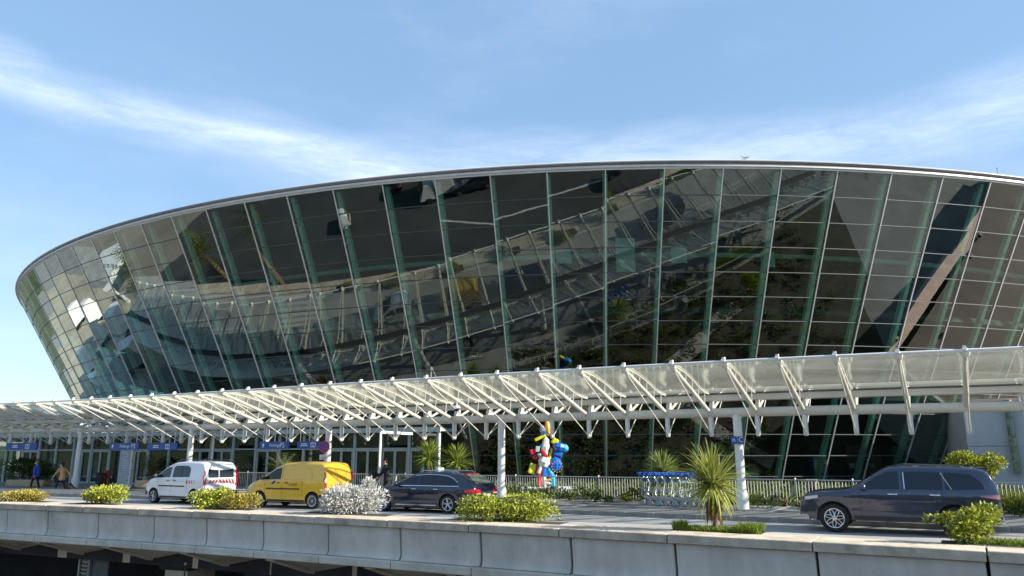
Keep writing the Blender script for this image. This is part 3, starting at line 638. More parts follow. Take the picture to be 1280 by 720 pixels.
# ------------------------------------------------------------------ small street furniture
t = thing('information_totem', 'pale blue information totem with printed panel between left pillar and palm', 'totem', (-24.6, 48.4, .15), -R(24))
MB().box((0, 0, 1.2), (1.05, .16, 2.4)).build('body', mat('pale_totem', (.50, .56, .60), .45), t, bevel=.02); MB().box((.62, -.04, 1.2), (.16, .22, 2.4)).build('side_fin', M_WHITE2, t)
MB().box((0, -.085, 1.6), (.88, .012, 1.35)).build('printed_panel', mat('printed_panel', (.30, .40, .48), .4, c2=(.52, .60, .64), vs=6), t)
for k in range(9): MB().box((-.08 + .1 * (k % 3), -.094, 2.15 - .14 * k), (.5 - .07 * (k % 4), .004, .03)).build('text_line', M_WSIGN, t)
t = thing('fire_hydrant', 'small red fire hydrant behind the round green bush near the leftmost pillar', 'hydrant', (-26.3, 49.4, .15))
b = MB(); b.lathe([(0, 0), (.16, 0), (.16, .08), (.12, .1), (.12, .75), (.16, .8), (.16, .88), (.10, .98), (0, 1.02)], 16); b.build('barrel', M_RED, t, smooth=40)
b = MB(); b.tube([(-.22, 0, .62), (.22, 0, .62)], .07, 10); b.tube([(0, -.2, .62), (0, 0, .62)], .08, 10); b.build('outlets', M_RED, t, smooth=40)
t = thing('litter_bin', 'dark grey square litter bin beside the hedge in front of the dark suv', 'bin', (12.0, 30.6, .15), -R(27))
MB().box((0, 0, .45), (.36, .36, .9)).build('bin_body', mat('bin_grey', (.13, .13, .13), .7), t, bevel=.03); MB().box((0, 0, .95), (.42, .42, .1)).build('lid', mat('bin_lid', (.26, .26, .25), .6), t, bevel=.02); MB().box((0, -.185, .62), (.2, .01, .12)).build('slot', M_BLACK, t)
t = thing('litter_bin', 'tall dark litter bin behind the railing by the leftmost pillar', 'bin', (-26.2, 48.6, .15), -R(27)); MB().box((0, 0, .4), (.4, .4, .8)).build('bin_body', M_DARKC, t, bevel=.03); MB().box((0, 0, .84), (.44, .44, .07)).build('lid', M_BLACK, t, bevel=.01)
# vending machine and counters seen through the low panes at right
t = thing('vending_machine', 'blue and red lit vending machine inside the ground floor glass at right', 'vending machine', (18.8, 46.6, .16), -R(5))
MB().box((0, 0, .95), (.85, .7, 1.9)).build('cabinet', mat('vend_blue', (.02, .12, .55), .4), t, bevel=.02); MB().box((0, -.36, 1.35), (.75, .02, .9)).build('front_panel', mat('vend_front', (.60, .12, .06), .4, c2=(.50, .45, .40), vs=4), t); MB().box((0, -.36, .5), (.75, .02, .5)).build('dispenser_panel', mat('vend_white', (.5, .6, .75), .4), t)
for i, (x, y, w, c) in enumerate(((22.5, 47.6, 2.2, (.20, .05, .04)), (25.6, 48.6, 1.6, (.20, .30, .28)), (13.5, 47.0, 3.2, (.10, .22, .15)), (8.0, 47.2, 2.5, (.16, .07, .05)), (3.0, 48.0, 2.8, (.10, .09, .07)))):
    t = thing('shop_counter', 'dim shop counter inside the ground floor glass, ' + ['red one left of the wing', 'small grey-green one', 'dark green one', 'brown one behind trolleys', 'brown one behind sculpture'][i], 'counter', (x, y, .16), R(4))
    MB().box((0, 0, .55), (w, .7, 1.1)).build('counter_front', mat('counter_%d' % i, c, .5), t, bevel=.02); MB().box((0, .9, 1.6), (w, .3, 1.9)).build('shelf_unit', mat('shelf_%d' % i, tuple(v * .7 for v in c), .6), t)
    for k in range(5): MB().box((-w / 2 + w * (k + .5) / 5, .7, 1.3 + .35 * (k % 3)), (w / 7, .15, .3)).build('goods', mat('goods_%d' % (k % 3), ((.5, .45, .38), (.30, .08, .06), (.12, .3, .32))[k % 3], .6), t)
for k, (px, py, pz, w, h) in enumerate(((3.0, 41.5, 13.4, .9, .9), (6.5, 40.9, 13.3, 1.1, 2.0), (9.6, 41.0, 13.3, .9, .9), (14.9, 41.6, 13.2, .8, .9))):
    t = thing('suspended_screen', 'pale square screen hanging inside the upper glass, ' + ('first', 'second and tallest', 'third', 'fourth')[k] + ' from the left of four', 'panel', (px, py, pz), 0, group='panels hanging inside the glass')
    MB().box((0, 0, 0), (w, .04, h)).build('panel_sheet', mat('pale_green_panel', (.55, .72, .68), .5), t); MB().tube([(-w * .3, 0, h / 2), (-w * .3, 0, 2.6)], .01, 4).build('wire', M_TRANS, t); MB().tube([(w * .3, 0, h / 2), (w * .3, 0, 2.6)], .01, 4).build('wire', M_TRANS, t)
# ------------------------------------------------------------------ luggage trolleys, nested in a row
M_CHROME = mat('galvanised_tube', (.55, .58, .62), .28, metal=.75, var=.04); M_BH = mat('blue_plastic', (.02, .10, .42), .35, var=.03); M_CAST = mat('grey_castor', (.35, .37, .40), .4, var=.05)
def trolley(loc, rz, lab):
    t = thing('luggage_trolley', lab, 'trolley', loc, rz, group='nested luggage trolleys'); t.scale = (1.2, 1.2, 1.2)
    b = MB()
    for s_ in (-.28, .28):
        b.tube([(.36, s_, .16), (-.26, s_ * .9, .24), (-.34, s_ * .9, .34), (-.26, s_ * .9, .70), (-.42, s_ * .9, 1.02)], .019, 7)
    b.tube([(.36, -.28, .16), (.36, .28, .16)], .018, 6); b.tube([(-.30, -.25, .55), (-.30, .25, .55)], .014, 6)
    for k in (-.12, 0, .12): b.tube([(.34, k, .17), (-.26, k, .25), (-.31, k, .55)], .009, 5)
    b.build('frame', M_CHROME, t, smooth=50)
    b = MB(); b.tube([(-.42, -.33, 1.03), (-.42, .33, 1.03)], .035, 8); b.box((-.38, 0, .97), (.08, .56, .10)); b.build('handle', M_BH, t, smooth=40)
    b = MB(); b.box((-.30, 0, .80), (.03, .40, .12)); b.build('advert_panel', mat('trolley_panel', (.16, .26, .50), .5, var=.1), t)
    for px, py in ((.30, -.27), (.30, .27), (-.30, -.25), (-.30, .25)):
        b = MB(); b.lathe([(0, -.03), (.08, -.03), (.085, 0), (.08, .03), (0, .03)], 14, (px, py, .085), 'y'); b.build('castor', M_CAST, t, smooth=40)
    return t
TA, TB = Vector((5.72, 30.9, .15)), Vector((7.35, 29.6, .15))
for i in range(7):
    p = TA + (TB - TA) * i / 6; trolley(p, math.atan2(TB.y - TA.y, TB.x - TA.x) + R(4), 'blue-handled luggage trolley, ' + ('first from the left', 'second from the left', 'third from the left', 'in the middle', 'third from the right', 'second from the right', 'last, by the big spiky plant')[i] + ' of the nested row')
# ------------------------------------------------------------------ colourful assembled sculpture on a lettered plinth
t = thing('sculpture', 'tall colourful abstract sculpture of stacked curved shapes on a lettered white plinth behind the railing', 'sculpture', (1.62, 37.6, .15), R(0))
MB().box((-.05, 0, .22), (2.9, 1.2, .44)).build('plinth', mat('plinth_white', (.55, .58, .62), .6), t, bevel=.03); MB().box((-.75, -.61, .26), (1.2, .02, .22)).build('plinth_dark_panel', mat('plinth_slate', (.10, .16, .24), .5), t); MB().box((.95, -.61, .24), (.8, .02, .34)).build('plinth_face', M_WHITE2, t)  # the slate-coloured panel is a darker piece of the plinth front
text_mesh('lettering', 'Sa', .36, M_BLACK, t, (1.0, -.63, .22), (math.pi / 2, 0, 0))
C_ = {'r': mat('gloss_red', (.50, .02, .04), .25, coat=.5), 'w': mat('gloss_white', (.78, .77, .72), .3, coat=.3), 'y': mat('gloss_yellow', (.62, .60, .03), .3, coat=.3), 'b': mat('gloss_blue', (.01, .13, .55), .25, coat=.5), 'o': mat('gloss_orange', (.85, .33, .02), .3, coat=.3), 'g': mat('gloss_grey', (.42, .46, .50), .35), 'lb': mat('gloss_light_blue', (.04, .36, .68), .25, coat=.4)}
def blob(nm, c, r, k, rot=(0, 0, 0), n=9):
    b = MB(); b.ball((0, 0, 0), r, n); o = b.build(nm, C_[k], t, bevel=.02); o.location = c; o.rotation_euler = rot
def slabp(nm, c, d, k, rot=(0, 0, 0), bv=.05):
    o = MB().box((0, 0, 0), d).build(nm, C_[k], t, bevel=bv); o.location = c; o.rotation_euler = rot
for s_, k in ((-.32, 'r'), (.42, 'lb')):
    b = MB(); b.tube([(s_, 0, .44), (s_ * .85, 0, .9), (s_ * .35, 0, 1.35)], [.13, .15, .17], 10); b.build('leg', C_[k], t, smooth=50)
b = MB(); b.tube([(0, 0, .44), (-.05, 0, .85), (.02, 0, 1.4)], [.10, .14, .13], 10); b.build('leg', C_['w'], t, smooth=50)
slabp('stripe_block', (.12, -.02, .62), (.30, .25, .10), 'w', (0, .2, 0)); slabp('stripe_block', (.14, -.02, .76), (.3, .25, .10), 'o', (0, -.2, 0)); slabp('torso_block', (.05, 0, 1.18), (.36, .3, .5), 'b', (0, .15, .2))
blob('torso_bulge', (-.02, -.05, 1.62), (.34, .26, .30), 'w', (0, .3, 0)); slabp('torso_plate', (-.22, -.1, 1.35), (.16, .2, .62), 'w', (0, .35, 0)); slabp('torso_plate', (-.36, 0, 1.25), (.12, .2, .7), 'r', (0, .35, 0))
blob('chest', (.04, 0, 2.35), (.22, .2, .52), 'w', (0, .08, 0)); slabp('sash', (-.02, -.16, 2.02), (.16, .08, .48), 'r', (0, -.7, 0), .03)
slabp('arm_block', (-.58, 0, 2.12), (.34, .25, .26), 'r', (0, -.25, .1)); slabp('arm_block', (-.36, -.06, 2.24), (.2, .22, .28), 'g', (0, .1, 0), .03); slabp('arm_block', (-.16, 0, 2.38), (.2, .2, .18), 'lb', (0, -.3, 0)); slabp('arm_block', (-.46, .05, 1.85), (.26, .2, .24), 'r', (0, .4, 0)); blob('elbow', (-.24, -.05, 1.98), (.14, .14, .10), 'w')
slabp('hanging_shape', (-.62, 0, 1.30), (.34, .18, .50), 'y', (0, .3, .1)); slabp('link', (-.2, .02, 1.75), (.14, .2, .4), 'y', (0, -.3, 0)); slabp('shoulder_block', (.30, .05, 2.0), (.14, .2, .6), 'y', (0, .25, 0)); slabp('shoulder_block', (.52, 0, 2.62), (.34, .2, .30), 'y', (0, .5, 0))
blob('blue_lobe', (.72, -.05, 2.35), (.34, .24, .24), 'b', (0, .2, 0)); blob('blue_lobe', (.98, -.02, 2.30), (.24, .2, .2), 'lb', (0, .6, 0)); slabp('blue_plate', (.66, 0, 2.02), (.45, .22, .26), 'b', (0, .35, 0)); blob('blue_lobe', (.52, -.08, 1.52), (.32, .16, .36), 'b')
for k in range(12):
    a = k * math.pi / 6; o = MB().box((0, 0, 0), (.05, .02, .05)).build('pale_stud', C_['o'], t); o.location = (.60 + .26 * math.cos(a), -.22, 1.40 + .27 * math.sin(a))
slabp('collar_bar', (-.22, -.05, 2.80), (.62, .16, .16), 'y', (0, -.45, 0)); blob('head_shell', (-.05, .03, 3.15), (.20, .18, .30), 'g', (0, -.15, 0)); blob('head_crest', (.16, -.02, 3.28), (.16, .14, .40), 'o', (0, -.08, 0)); slabp('face_gap', (.0, -.14, 3.05), (.14, .06, .16), 'b', (0, .3, 0), .02)
# gull on the roof edge
a = A0 + DA * 2.38; gp_ = conep(a, 16.59); t = thing('seagull', 'small white gull perched on the rim of the terminal roof', 'bird', (gp_[0], gp_[1], 16.80), R(150)); t.scale = (.75, .75, .75)
b = MB(); b.tube([(-.26, 0, .17), (-.15, 0, .19), (0, 0, .22), (.14, 0, .28), (.2, 0, .38), (.24, 0, .42), (.29, 0, .41)], [.015, .06, .10, .085, .05, .05, .03], 10); b.build('body', M_WHITE2, t, smooth=60)
b = MB(); b.tube([(.28, 0, .405), (.35, 0, .385)], [.018, .005], 6); b.build('beak', C_['o'], t)
for s_ in (-1, 1): b = MB(); b.tube([(.08, .07 * s_, .25), (-.1, .09 * s_, .23), (-.34, .05 * s_, .17)], [.05, .045, .01], 8, flat=.5); b.build('wing', mat('gull_grey', (.4, .42, .45), .7), t, smooth=60); b = MB(); b.tube([(.02, .03 * s_, .14), (.03, .03 * s_, 0)], .008, 5); b.build('leg', C_['o'], t)
# small mast further right on the rim
gp_ = conep(A0 + DA * 7.15, 16.59); t = thing('roof_mast', 'thin little mast on the terminal roof rim at right', 'mast', (gp_[0], gp_[1], 16.86)); MB().tube([(0, 0, 0), (0, 0, .3)], .012, 5).build('rod', M_TRANS, t); MB().ball((0, 0, .33), .035, 8).build('tip', M_TRANS, t)
# ------------------------------------------------------------------ vehicles
M_TYRE = mat('tyre_rubber', (.016, .016, .017), .8, var=.15); M_WGL = mat('vehicle_glass', (.010, .014, .020), .05, var=.02, spec=.55, coat=.0); M_BLKP = mat('black_plastic', (.022, .022, .024), .55, var=.1)
M_TAIL = mat('red_lamp_lens', (.55, .02, .02), .15, coat=.6, var=.02); M_LAMP = mat('clear_lamp_lens', (.55, .58, .60), .08, coat=1., var=.03); M_SILV = mat('silver_alloy', (.62, .63, .65), .25, metal=.85, var=.03); M_CHR = mat('chrome_trim', (.70, .70, .72), .15, metal=.9, var=.02)
M_PLATE = mat('number_plate', (.62, .62, .60), .5)
def interp(P, x):
    if x <= P[0][0]: return P[0][1]
    for (a, za), (b, zb) in zip(P, P[1:]):
        if x <= b: return za + (zb - za) * (x - a) / (b - a)
    return P[-1][1]
def smoothp(P, it=2):
    for _ in range(it):
        Q = [P[0]]
        for a, b in zip(P, P[1:]): Q += [lerp(a, b, .25), lerp(a, b, .75)]
        Q.append(P[-1]); P = Q
    return P
class Car:
    def __init__(s, name, label, cat, p, heading, paint, W, top, sill, wb, rw, ra, belt, lean, crown, nose=.30, tail=.16, nlen=.9, tlen=.45, group=None):
        s.W = W; s.top_ = smoothp(top, 1 if W > 1.95 else 2); s.sill = sill; s.wb = wb; s.rw = rw; s.ra = ra; s.belt = belt; s.lean = lean; s.crown = crown; s.nose, s.tail, s.nlen, s.tlen = nose, tail, nlen, tlen
        s.x0, s.x1 = top[0][0], top[-1][0]
        s.root = thing(name, label, cat, (p[0], p[1], 0), heading, group=group); s.paint = paint; s.body()
    def top(s, x): return interp(s.top_, x)
    def half(s, x, z):
        w = s.W / 2
        e = (s.x1 - x) / s.nlen
        if e < 1: w -= s.nose * (1 - math.sqrt(max(0, 1 - (1 - e) ** 2)))
        e = (x - s.x0) / s.tlen
        if e < 1: w -= s.tail * (1 - math.sqrt(max(0, 1 - (1 - e) ** 2)))
        if z < s.belt:
            t = (s.belt - z) / (s.belt - s.sill); w -= .05 * t ** 3 + .012 * (1 - abs(2 * t - .9)) * 0; w += .024 * math.exp(-((t - .20) / .07) ** 2) - .012 * math.exp(-((t - .55) / .12) ** 2)
        else: w -= s.lean * (z - s.belt)
        return w
    def bot(s, x):
        zb = s.sill + (.10 if x > s.x1 - .25 or x < s.x0 + .2 else 0)
        for xw in (0, s.wb):
            if abs(x - xw) < s.ra: zb = max(zb, s.rw + math.sqrt(s.ra ** 2 - (x - xw) ** 2) * 1.0)
        return zb
    def section(s, x):
        zt, zb = s.top(x), s.bot(x); r = max(.02, min(.13, (zt - zb) * .35)); P = []
        for k in range(9):
            z = zb + (zt - r - zb) * k / 8; P.append((s.half(x, z), z))
        h = P[-1][0]
        for a in (25, 50, 72, 90): P.append((h - r * 1.15 * (1 - math.cos(R(a))), zt - r + r * math.sin(R(a))))
        hh = P[-1][0]
        for f in (.72, .4, .0): P.append((hh * f, zt + s.crown * (1 - f * f)))
        return P
    def topsurf(s, x, f):
        P = s.section(x); hh = P[12][0]; return (x, hh * f, s.top(x) + s.crown * (1 - f * f))
    def body(s):
        xs = set([s.x0, s.x1]); n = 46
        for i in range(n + 1): xs.add(s.x0 + (s.x1 - s.x0) * i / n)
        for d in (.008, .03, .07, .12, .2): xs.add(s.x0 + d); xs.add(s.x1 - d)
        for xw in (0, s.wb):
            for k in range(13): xs.add(xw + s.ra * math.cos(math.pi * k / 12))
            xs.add(xw + s.ra + .004); xs.add(xw - s.ra - .004)
        xs = sorted(xs); xs = [x for i, x in enumerate(xs) if i == 0 or x - xs[i - 1] > .0025]
        V = []; F = []; m = None
        for x in xs:
            P = s.section(x); ring = [(x, y, z) for y, z in P] + [(x, -y, z) for y, z in P[-2::-1]]; m = len(ring); V += ring
        for i in range(len(xs) - 1):
            for k in range(m - 1): F.append((i * m + k, (i + 1) * m + k, (i + 1) * m + k + 1, i * m + k + 1))
        F.append(tuple(range(m))); F.append(tuple((len(xs) - 1) * m + k for k in range(m))[::-1])
        MB().add(V, F).build('body', s.paint, s.root, smooth=38)
        b = MB(); b.box(((s.x0 + s.x1) / 2, 0, s.sill + .16), (s.x1 - s.x0 - .5, s.W - .36, .36))
        for xw in (0, s.wb): b.box((xw, 0, s.rw + .2), (s.ra * 2 + .1, s.W - .5, .55))
        b.box(((s.x0 + s.x1) / 2, 0, s.sill + .02), (s.wb - 2 * s.ra - .02, s.W - .16, .08)); b.build('underbody', M_BLKP, s.root)
    def side(s, name, xs, zlo, zhi, m, d=.006, n=10, both=True, nz=4, th=None):
        """a thin piece lying on the body side between two curves"""
        for sg in ((1, -1) if both else (1,)):
            V = []; F = []
            for i in range(n + 1):
                x = xs[0] + (xs[1] - xs[0]) * i / n; a, c = interp(zlo, x), interp(zhi, x)
                for k in range(nz + 1):
                    z = a + (c - a) * k / nz; V.append((x, sg * (s.half(x, z) + d), z))
            q = nz + 1
            for i in range(n):
                for k in range(nz):
                    f = (i * q + k, (i + 1) * q + k, (i + 1) * q + k + 1, i * q + k + 1); F.append(f if sg < 0 else f[::-1])
            MB().add(V, F).build(name, m, s.root, smooth=60)
    def upper(s, name, xa, xb, fa, fb, m, d=.008, n=10):
        V = []; F = []; k = 10
        for i in range(n + 1):
            x = xa + (xb - xa) * i / n; f = fa + (fb - fa) * i / n
            for j in range(k + 1):
                p = s.topsurf(x, f * (1 - 2 * j / k)); V.append((p[0] + d * (1 if xa > s.wb * .4 else -1), p[1], p[2] + d))
        for i in range(n):
            for j in range(k): F.append((i * (k + 1) + j, (i + 1) * (k + 1) + j, (i + 1) * (k + 1) + j + 1, i * (k + 1) + j + 1))
        MB().add(V, F).build(name, m, s.root, smooth=60)
    def rear_face(s, name, y0, y1, z0, z1, m, d=.012, front=False, bevel=0):
        """piece on the upright tail (or nose): x found from the outline at that height"""
        V = []; F = []; n = 8; q = 5
        def xat(y, z):
            best = s.x0 if not front else s.x1
            for i in range(200):
                x = (s.x0 + i * .006) if not front else (s.x1 - i * .006)
                if s.top(x) - .05 >= z and s.half(x, z) >= abs(y) + .0: return x
            return best
        for i in range(n + 1):
            y = y0 + (y1 - y0) * i / n
            for k in range(q + 1):
                z = z0 + (z1 - z0) * k / q; x = xat(y, z); V.append((x + (d if front else -d), y, z))
        for i in range(n):
            for k in range(q): F.append((i * (q + 1) + k, (i + 1) * (q + 1) + k, (i + 1) * (q + 1) + k + 1, i * (q + 1) + k + 1))
        return MB().add(V, F).build(name, m, s.root, smooth=60)
    def wheel(s, style):
        r, w = s.rw, .11
        for xw in (0, s.wb):
            for sg in (1, -1):
                y = sg * (s.W / 2 - .135)
                b = MB(); b.lathe([(r * .66, -w), (r * .90, -w), (r * .985, -w * .75), (r, -w * .3), (r, w * .3), (r * .985, w * .75), (r * .90, w), (r * .66, w)], 36, (xw, y, r), 'y')
                o = b.build('wheel', M_TYRE, s.root, smooth=30)
                yo = y + sg * w * .72; rr = r * .68
                b = MB(); b.lathe([(rr, sg * .035), (rr * .93, sg * .03), (rr * .90, -sg * .03), (0, -sg * .03)], 32, (xw, yo, r), 'y', mi=1)
                b.lathe([(rr * 1.0, sg * .036), (rr * .92, sg * .032)], 32, (xw, yo, r), 'y', mi=0)
                hub = (xw, yo + sg * .02, r)
                b.lathe([(0, sg * .03), (.05, sg * .028), (.07, 0)], 16, (xw, yo + sg * .005, r), 'y', mi=0)
                def P(a, rad, dy=0.): return (xw + rad * math.cos(a), yo + sg * (.012 + dy), r + rad * math.sin(a))
                if style == 'loops':
                    for k in range(7):
                        a = 2 * math.pi * k / 7 + .3; pts = []
                        for j in range(12):
                            q = 2 * math.pi * j / 12; rad = rr * (.54 + .38 * math.cos(q)); da = .30 * math.sin(q) * (rr * .55 / max(rad, .08)); pts.append(P(a + da, rad, .01))
                        b.tube(pts, .014, 5, mi=0, closed=True, flat=1)
                elif style == 'spokes':
                    for k in range(5):
                        for da in (-.16, .16):
                            a = 2 * math.pi * k / 5 + .2; b.tube([P(a + da * .4, .05, .01), P(a + da, rr * .94, .008)], [.020, .016], 5, mi=0)
                elif style == 'cap':
                    for k in range(7):
                        a = 2 * math.pi * k / 7; b.tube([P(a, .04, .014), P(a, rr * .92, .006)], [.035, .032], 6, mi=0, flat=.5)
                else:
                    b.lathe([(rr * .62, sg * .015), (rr * .34, sg * .022), (0, sg * .02)], 24, (xw, yo, r), 'y', mi=2); b.lathe([(rr * .95, sg * .02), (rr * .7, sg * .018)], 24, (xw, yo, r), 'y', mi=0)
                b.build('rim', [M_SILV, M_BLKP, mat('dark_steel_wheel', (.10, .10, .11), .5)], o, smooth=40)
                b = MB(); b.lathe([(rr * .6, 0), (.03, 0)], 20, (xw, yo - sg * .045, r), 'y'); b.build('brake_disc', mat('brake_disc_steel', (.3, .3, .3), .4, metal=.8), o)
    def arch_lip(s, m, d=.008, w=.05, both=True):
        for xw in (0, s.wb):
            for sg in ((1, -1) if both else (1,)):
                V = []; F = []
                for k in range(17):
                    a = math.pi * k / 16
                    for rr in (s.ra - .004, s.ra + w):
                        x = xw + rr * math.cos(a); z = max(s.sill, s.rw + rr * math.sin(a)); V.append((x, sg * (s.half(x, z) + d), z))
                for k in range(16): F.append((2 * k, 2 * k + 2, 2 * k + 3, 2 * k + 1))
                MB().add(V, F).build('wheel_arch', m, s.root, smooth=60)
    def mirror(s, x, z, m):
        for sg in (1, -1):
            y = s.half(x, z); b = MB(); b.ball((x + .02, sg * (y + .14), z + .06), (.09, .13, .095), 12); b.tube([(x + .03, sg * (y - .02), z), (x + .02, sg * (y + .08), z + .03)], .03, 6); b.build('wing_mirror', m, s.root, smooth=60)
    def handle(s, x, z, m, ln=.17):
        for sg in (1, -1):
            y = s.half(x, z) + .028; b = MB(); b.tube([(x - ln / 2, sg * (y - .03), z), (x - ln / 2 + .03, sg * y, z), (x + ln / 2 - .03, sg * y, z), (x + ln / 2, sg * (y - .03), z)], .016, 6); b.build('door_handle', m, s.root, smooth=60)
    def seam(s, x, z0, z1, slope=0.):
        for sg in (1, -1):
            V = []
            for k in range(9):
                z = z0 + (z1 - z0) * k / 8; xx = x + slope * (z - z0)
                for dx in (-.005, .005): V.append((xx + dx, sg * (s.half(xx, z) + .003), z))
            MB().add(V, [(2 * k, 2 * k + 1, 2 * k + 3, 2 * k + 2) for k in range(8)]).build('door_seam', M_BLKP, s.root)
def ground_at(near_rear, heading, W):   # root between the rear wheels from the near wheel's contact patch
    h = Vector((math.cos(heading), math.sin(heading))); l = Vector((-h.y, h.x)); p = Vector(near_rear) - l * (W / 2 - .12); return (p.x, p.y)
F = lambda v: [(-9, v), (9, v)]
# compact vans (white municipal one, yellow delivery one)
VT = [(-.62, .60), (-.61, 1.0), (-.57, 1.45), (-.50, 1.70), (-.38, 1.79), (.1, 1.82), (1.0, 1.82), (1.55, 1.78), (1.95, 1.62), (2.35, 1.36), (2.72, 1.13), (2.95, 1.06), (3.28, .96), (3.48, .82), (3.57, .64), (3.59, .46)]
P_WHITE = mat('white_van_paint', (.72, .73, .75), .22, var=.02, coat=.7); P_YEL = mat('yellow_van_paint', (.80, .47, .045), .24, var=.03, coat=.6)
P_NAVY = mat('navy_car_paint', (.012, .018, .045), .16, var=.05, coat=1., metal=.3); P_GREY = mat('dark_blue_grey_paint', (.030, .044, .080), .20, var=.04, coat=1., metal=.35)
hd = R(180 - 24)
def van(name, label, near, paint, glazed):
    hq = hd if not glazed else R(180 - 29)
    c = Car(name, label, 'van', ground_at(near, hq, 1.83), hq, paint, 1.83, VT, .26, 2.70, .315, .37, 1.08, .17, .03, nose=.34, tail=.07, nlen=.8, tlen=.22)
    c.side('side_window', (2.58, 1.62), [(1.6, 1.14), (2.6, 1.12)], [(1.6, 1.60), (1.85, 1.56), (2.05, 1.46), (2.3, 1.30), (2.6, 1.13)], M_WGL, n=14)
    if glazed:
        c.side('side_window', (1.48, .35), [(.3, 1.16), (1.5, 1.14)], [(.34, 1.45), (.42, 1.58), (.6, 1.64), (1.3, 1.64), (1.44, 1.60), (1.5, 1.5)], M_WGL, n=16)
        c.side('window_divider', (.93, .89), F(1.15), F(1.64), M_BLKP, d=.010, n=2)
    else:
        c.side('pressed_panel', (1.45, .05), [(0, 1.16), (1.5, 1.14)], [(0.05, 1.35), (.2, 1.58), (.45, 1.66), (1.35, 1.67), (1.45, 1.60)], paint, d=.014, n=18)
    c.side('protective_strip', (2.35, .62), F(.74), F(.79), M_BLKP, d=.016, n=14)
    c.side('sill_strip', (2.3, .4), F(.27), F(.34), M_BLKP, d=.008, n=10)
    c.seam(2.42, .34, 1.12); c.seam(1.55, .34, 1.72); c.seam(.50, .5, 1.1); c.handle(1.72, 1.0, M_BLKP); c.handle(1.30, 1.0, M_BLKP)
    c.upper('windscreen', 2.80, 1.86, .90, .86, M_WGL)
    for sg in (1, -1):
        c.rear_face('taillight', sg * .80, sg * .905, .82, 1.42, M_TAIL, d=.014)
        c.side('headlight', (3.40, 3.02), [(3.0, .80), (3.45, .66)], [(3.0, .90), (3.45, .78)], M_LAMP, d=.008, both=False) if sg > 0 else None
    c.rear_face('rear_window', -.68, .08, 1.14, 1.56, M_WGL, d=.016) if glazed else None
    c.rear_face('rear_window', .14, .68, 1.14, 1.56, M_WGL, d=.016) if glazed else None
    c.rear_face('rear_door_seam', .105, .115, .52, 1.70, M_BLKP, d=.018)
    c.rear_face('rear_bumper', -.90, .90, .34, .56, M_BLKP, d=.03)
    c.side('rear_bumper_side', (-.34, -.60), F(.36), F(.56), M_BLKP, d=.012)
    c.side('front_bumper_side', (3.58, 3.15), F(.36), [(3.1, .5), (3.6, .62)], M_BLKP, d=.010)
    c.rear_face('front_bumper', -.85, .85, .34, .60, M_BLKP, d=.02, front=True)
    c.rear_face('number_plate', -.26, .26, .60, .71, M_PLATE, d=.03); c.rear_face('lamp_lens', .815, .895, 1.02, 1.2, M_LAMP, d=.018)
    c.mirror(2.42, 1.14, M_BLKP if glazed else M_BLKP)
    return c
wv = van('white_van', 'white compact van with red and white chevrons parked left of the yellow van', (-13.75, 33.28), P_WHITE, True); wv.wheel('cap')
for k in range(4):   # reflective chevrons
    for (xa, z0) in ((2.95, .86), (.40, .88)):
        x = xa + .13 * k if xa > 1 else xa - .16 * k
        for sg in (1, -1):
            V = [(x + dx, sg * (wv.half(x + dx, z0 + dz) + .009), z0 + dz) for dx, dz in ((0, 0), (.07, 0), (.13, .14), (.06, .14))]; MB().add(V, [(0, 1, 2, 3)]).build('red_chevron', M_RED, wv.root)
for k in range(9):
    y = -.72 + .165 * k
    if abs(y - .1) < .03: continue
    sl = .10 if y < 0 else -.10; V = []
    for yy, z in ((y, .90), (y + .08, .90), (y + .08 + sl, 1.06), (y + sl, 1.06)): V.append((-.634 + (.0 if z < 1 else .006), yy, z))
    MB().add(V, [(0, 1, 2, 3)]).build('red_chevron', M_RED, wv.root)
for sg in (1, -1): MB().tube([(-.3, sg * .66, 1.83), (-.25, sg * .66, 1.89), (1.35, sg * .66, 1.90), (1.42, sg * .66, 1.83)], .02, 6).build('roof_bar', M_TRANS, wv.root)
for z in (.9, 1.6): 
    for sg in (1, -1): MB().tube([(-.63 if z < 1.2 else -.60, sg * .84, .6 if z < 1.2 else 1.1), (-.63 if z < 1.2 else -.56, sg * .84, 1.1 if z < 1.2 else 1.62)], .012, 5).build('red_reflective_edge', M_RED, wv.root)
yv = van('yellow_van', 'yellow windowless delivery van with dark blue bird mark on its door', (-7.91, 30.57), P_YEL, False); yv.wheel('steel')
M_MARK = mat('dark_blue_mark', (.015, .04, .16), .5)
for V0 in ([(0, 0), (.17, .02), (.10, .075)], [(.05, -.05), (.20, .02), (.02, .0)], [(.10, .075), (.17, .02), (.24, .10)]):
    for sg in (1, -1): MB().add([(2.08 - dx, sg * (yv.half(2.08 - dx, .98 + dz) + .009), .98 + dz) for dx, dz in V0], [(0, 1, 2)]).build('bird_mark', M_MARK, yv.root)
tm = text_mesh('side_lettering', 'LA POSTE', .10, mat('brown_lettering', (.22, .11, .02), .6), yv.root, (.95, yv.half(.95, .93) + .012, .93), (math.pi / 2, 0, math.pi))
yv.rear_face('high_brake_light', -.1, .1, 1.70, 1.735, M_TAIL, d=.02); yv.rear_face('door_latch', -.2, .04, .92, .95, M_BLKP, d=.025); yv.rear_face('door_latch', -.15, .1, .80, .83, M_BLKP, d=.025)
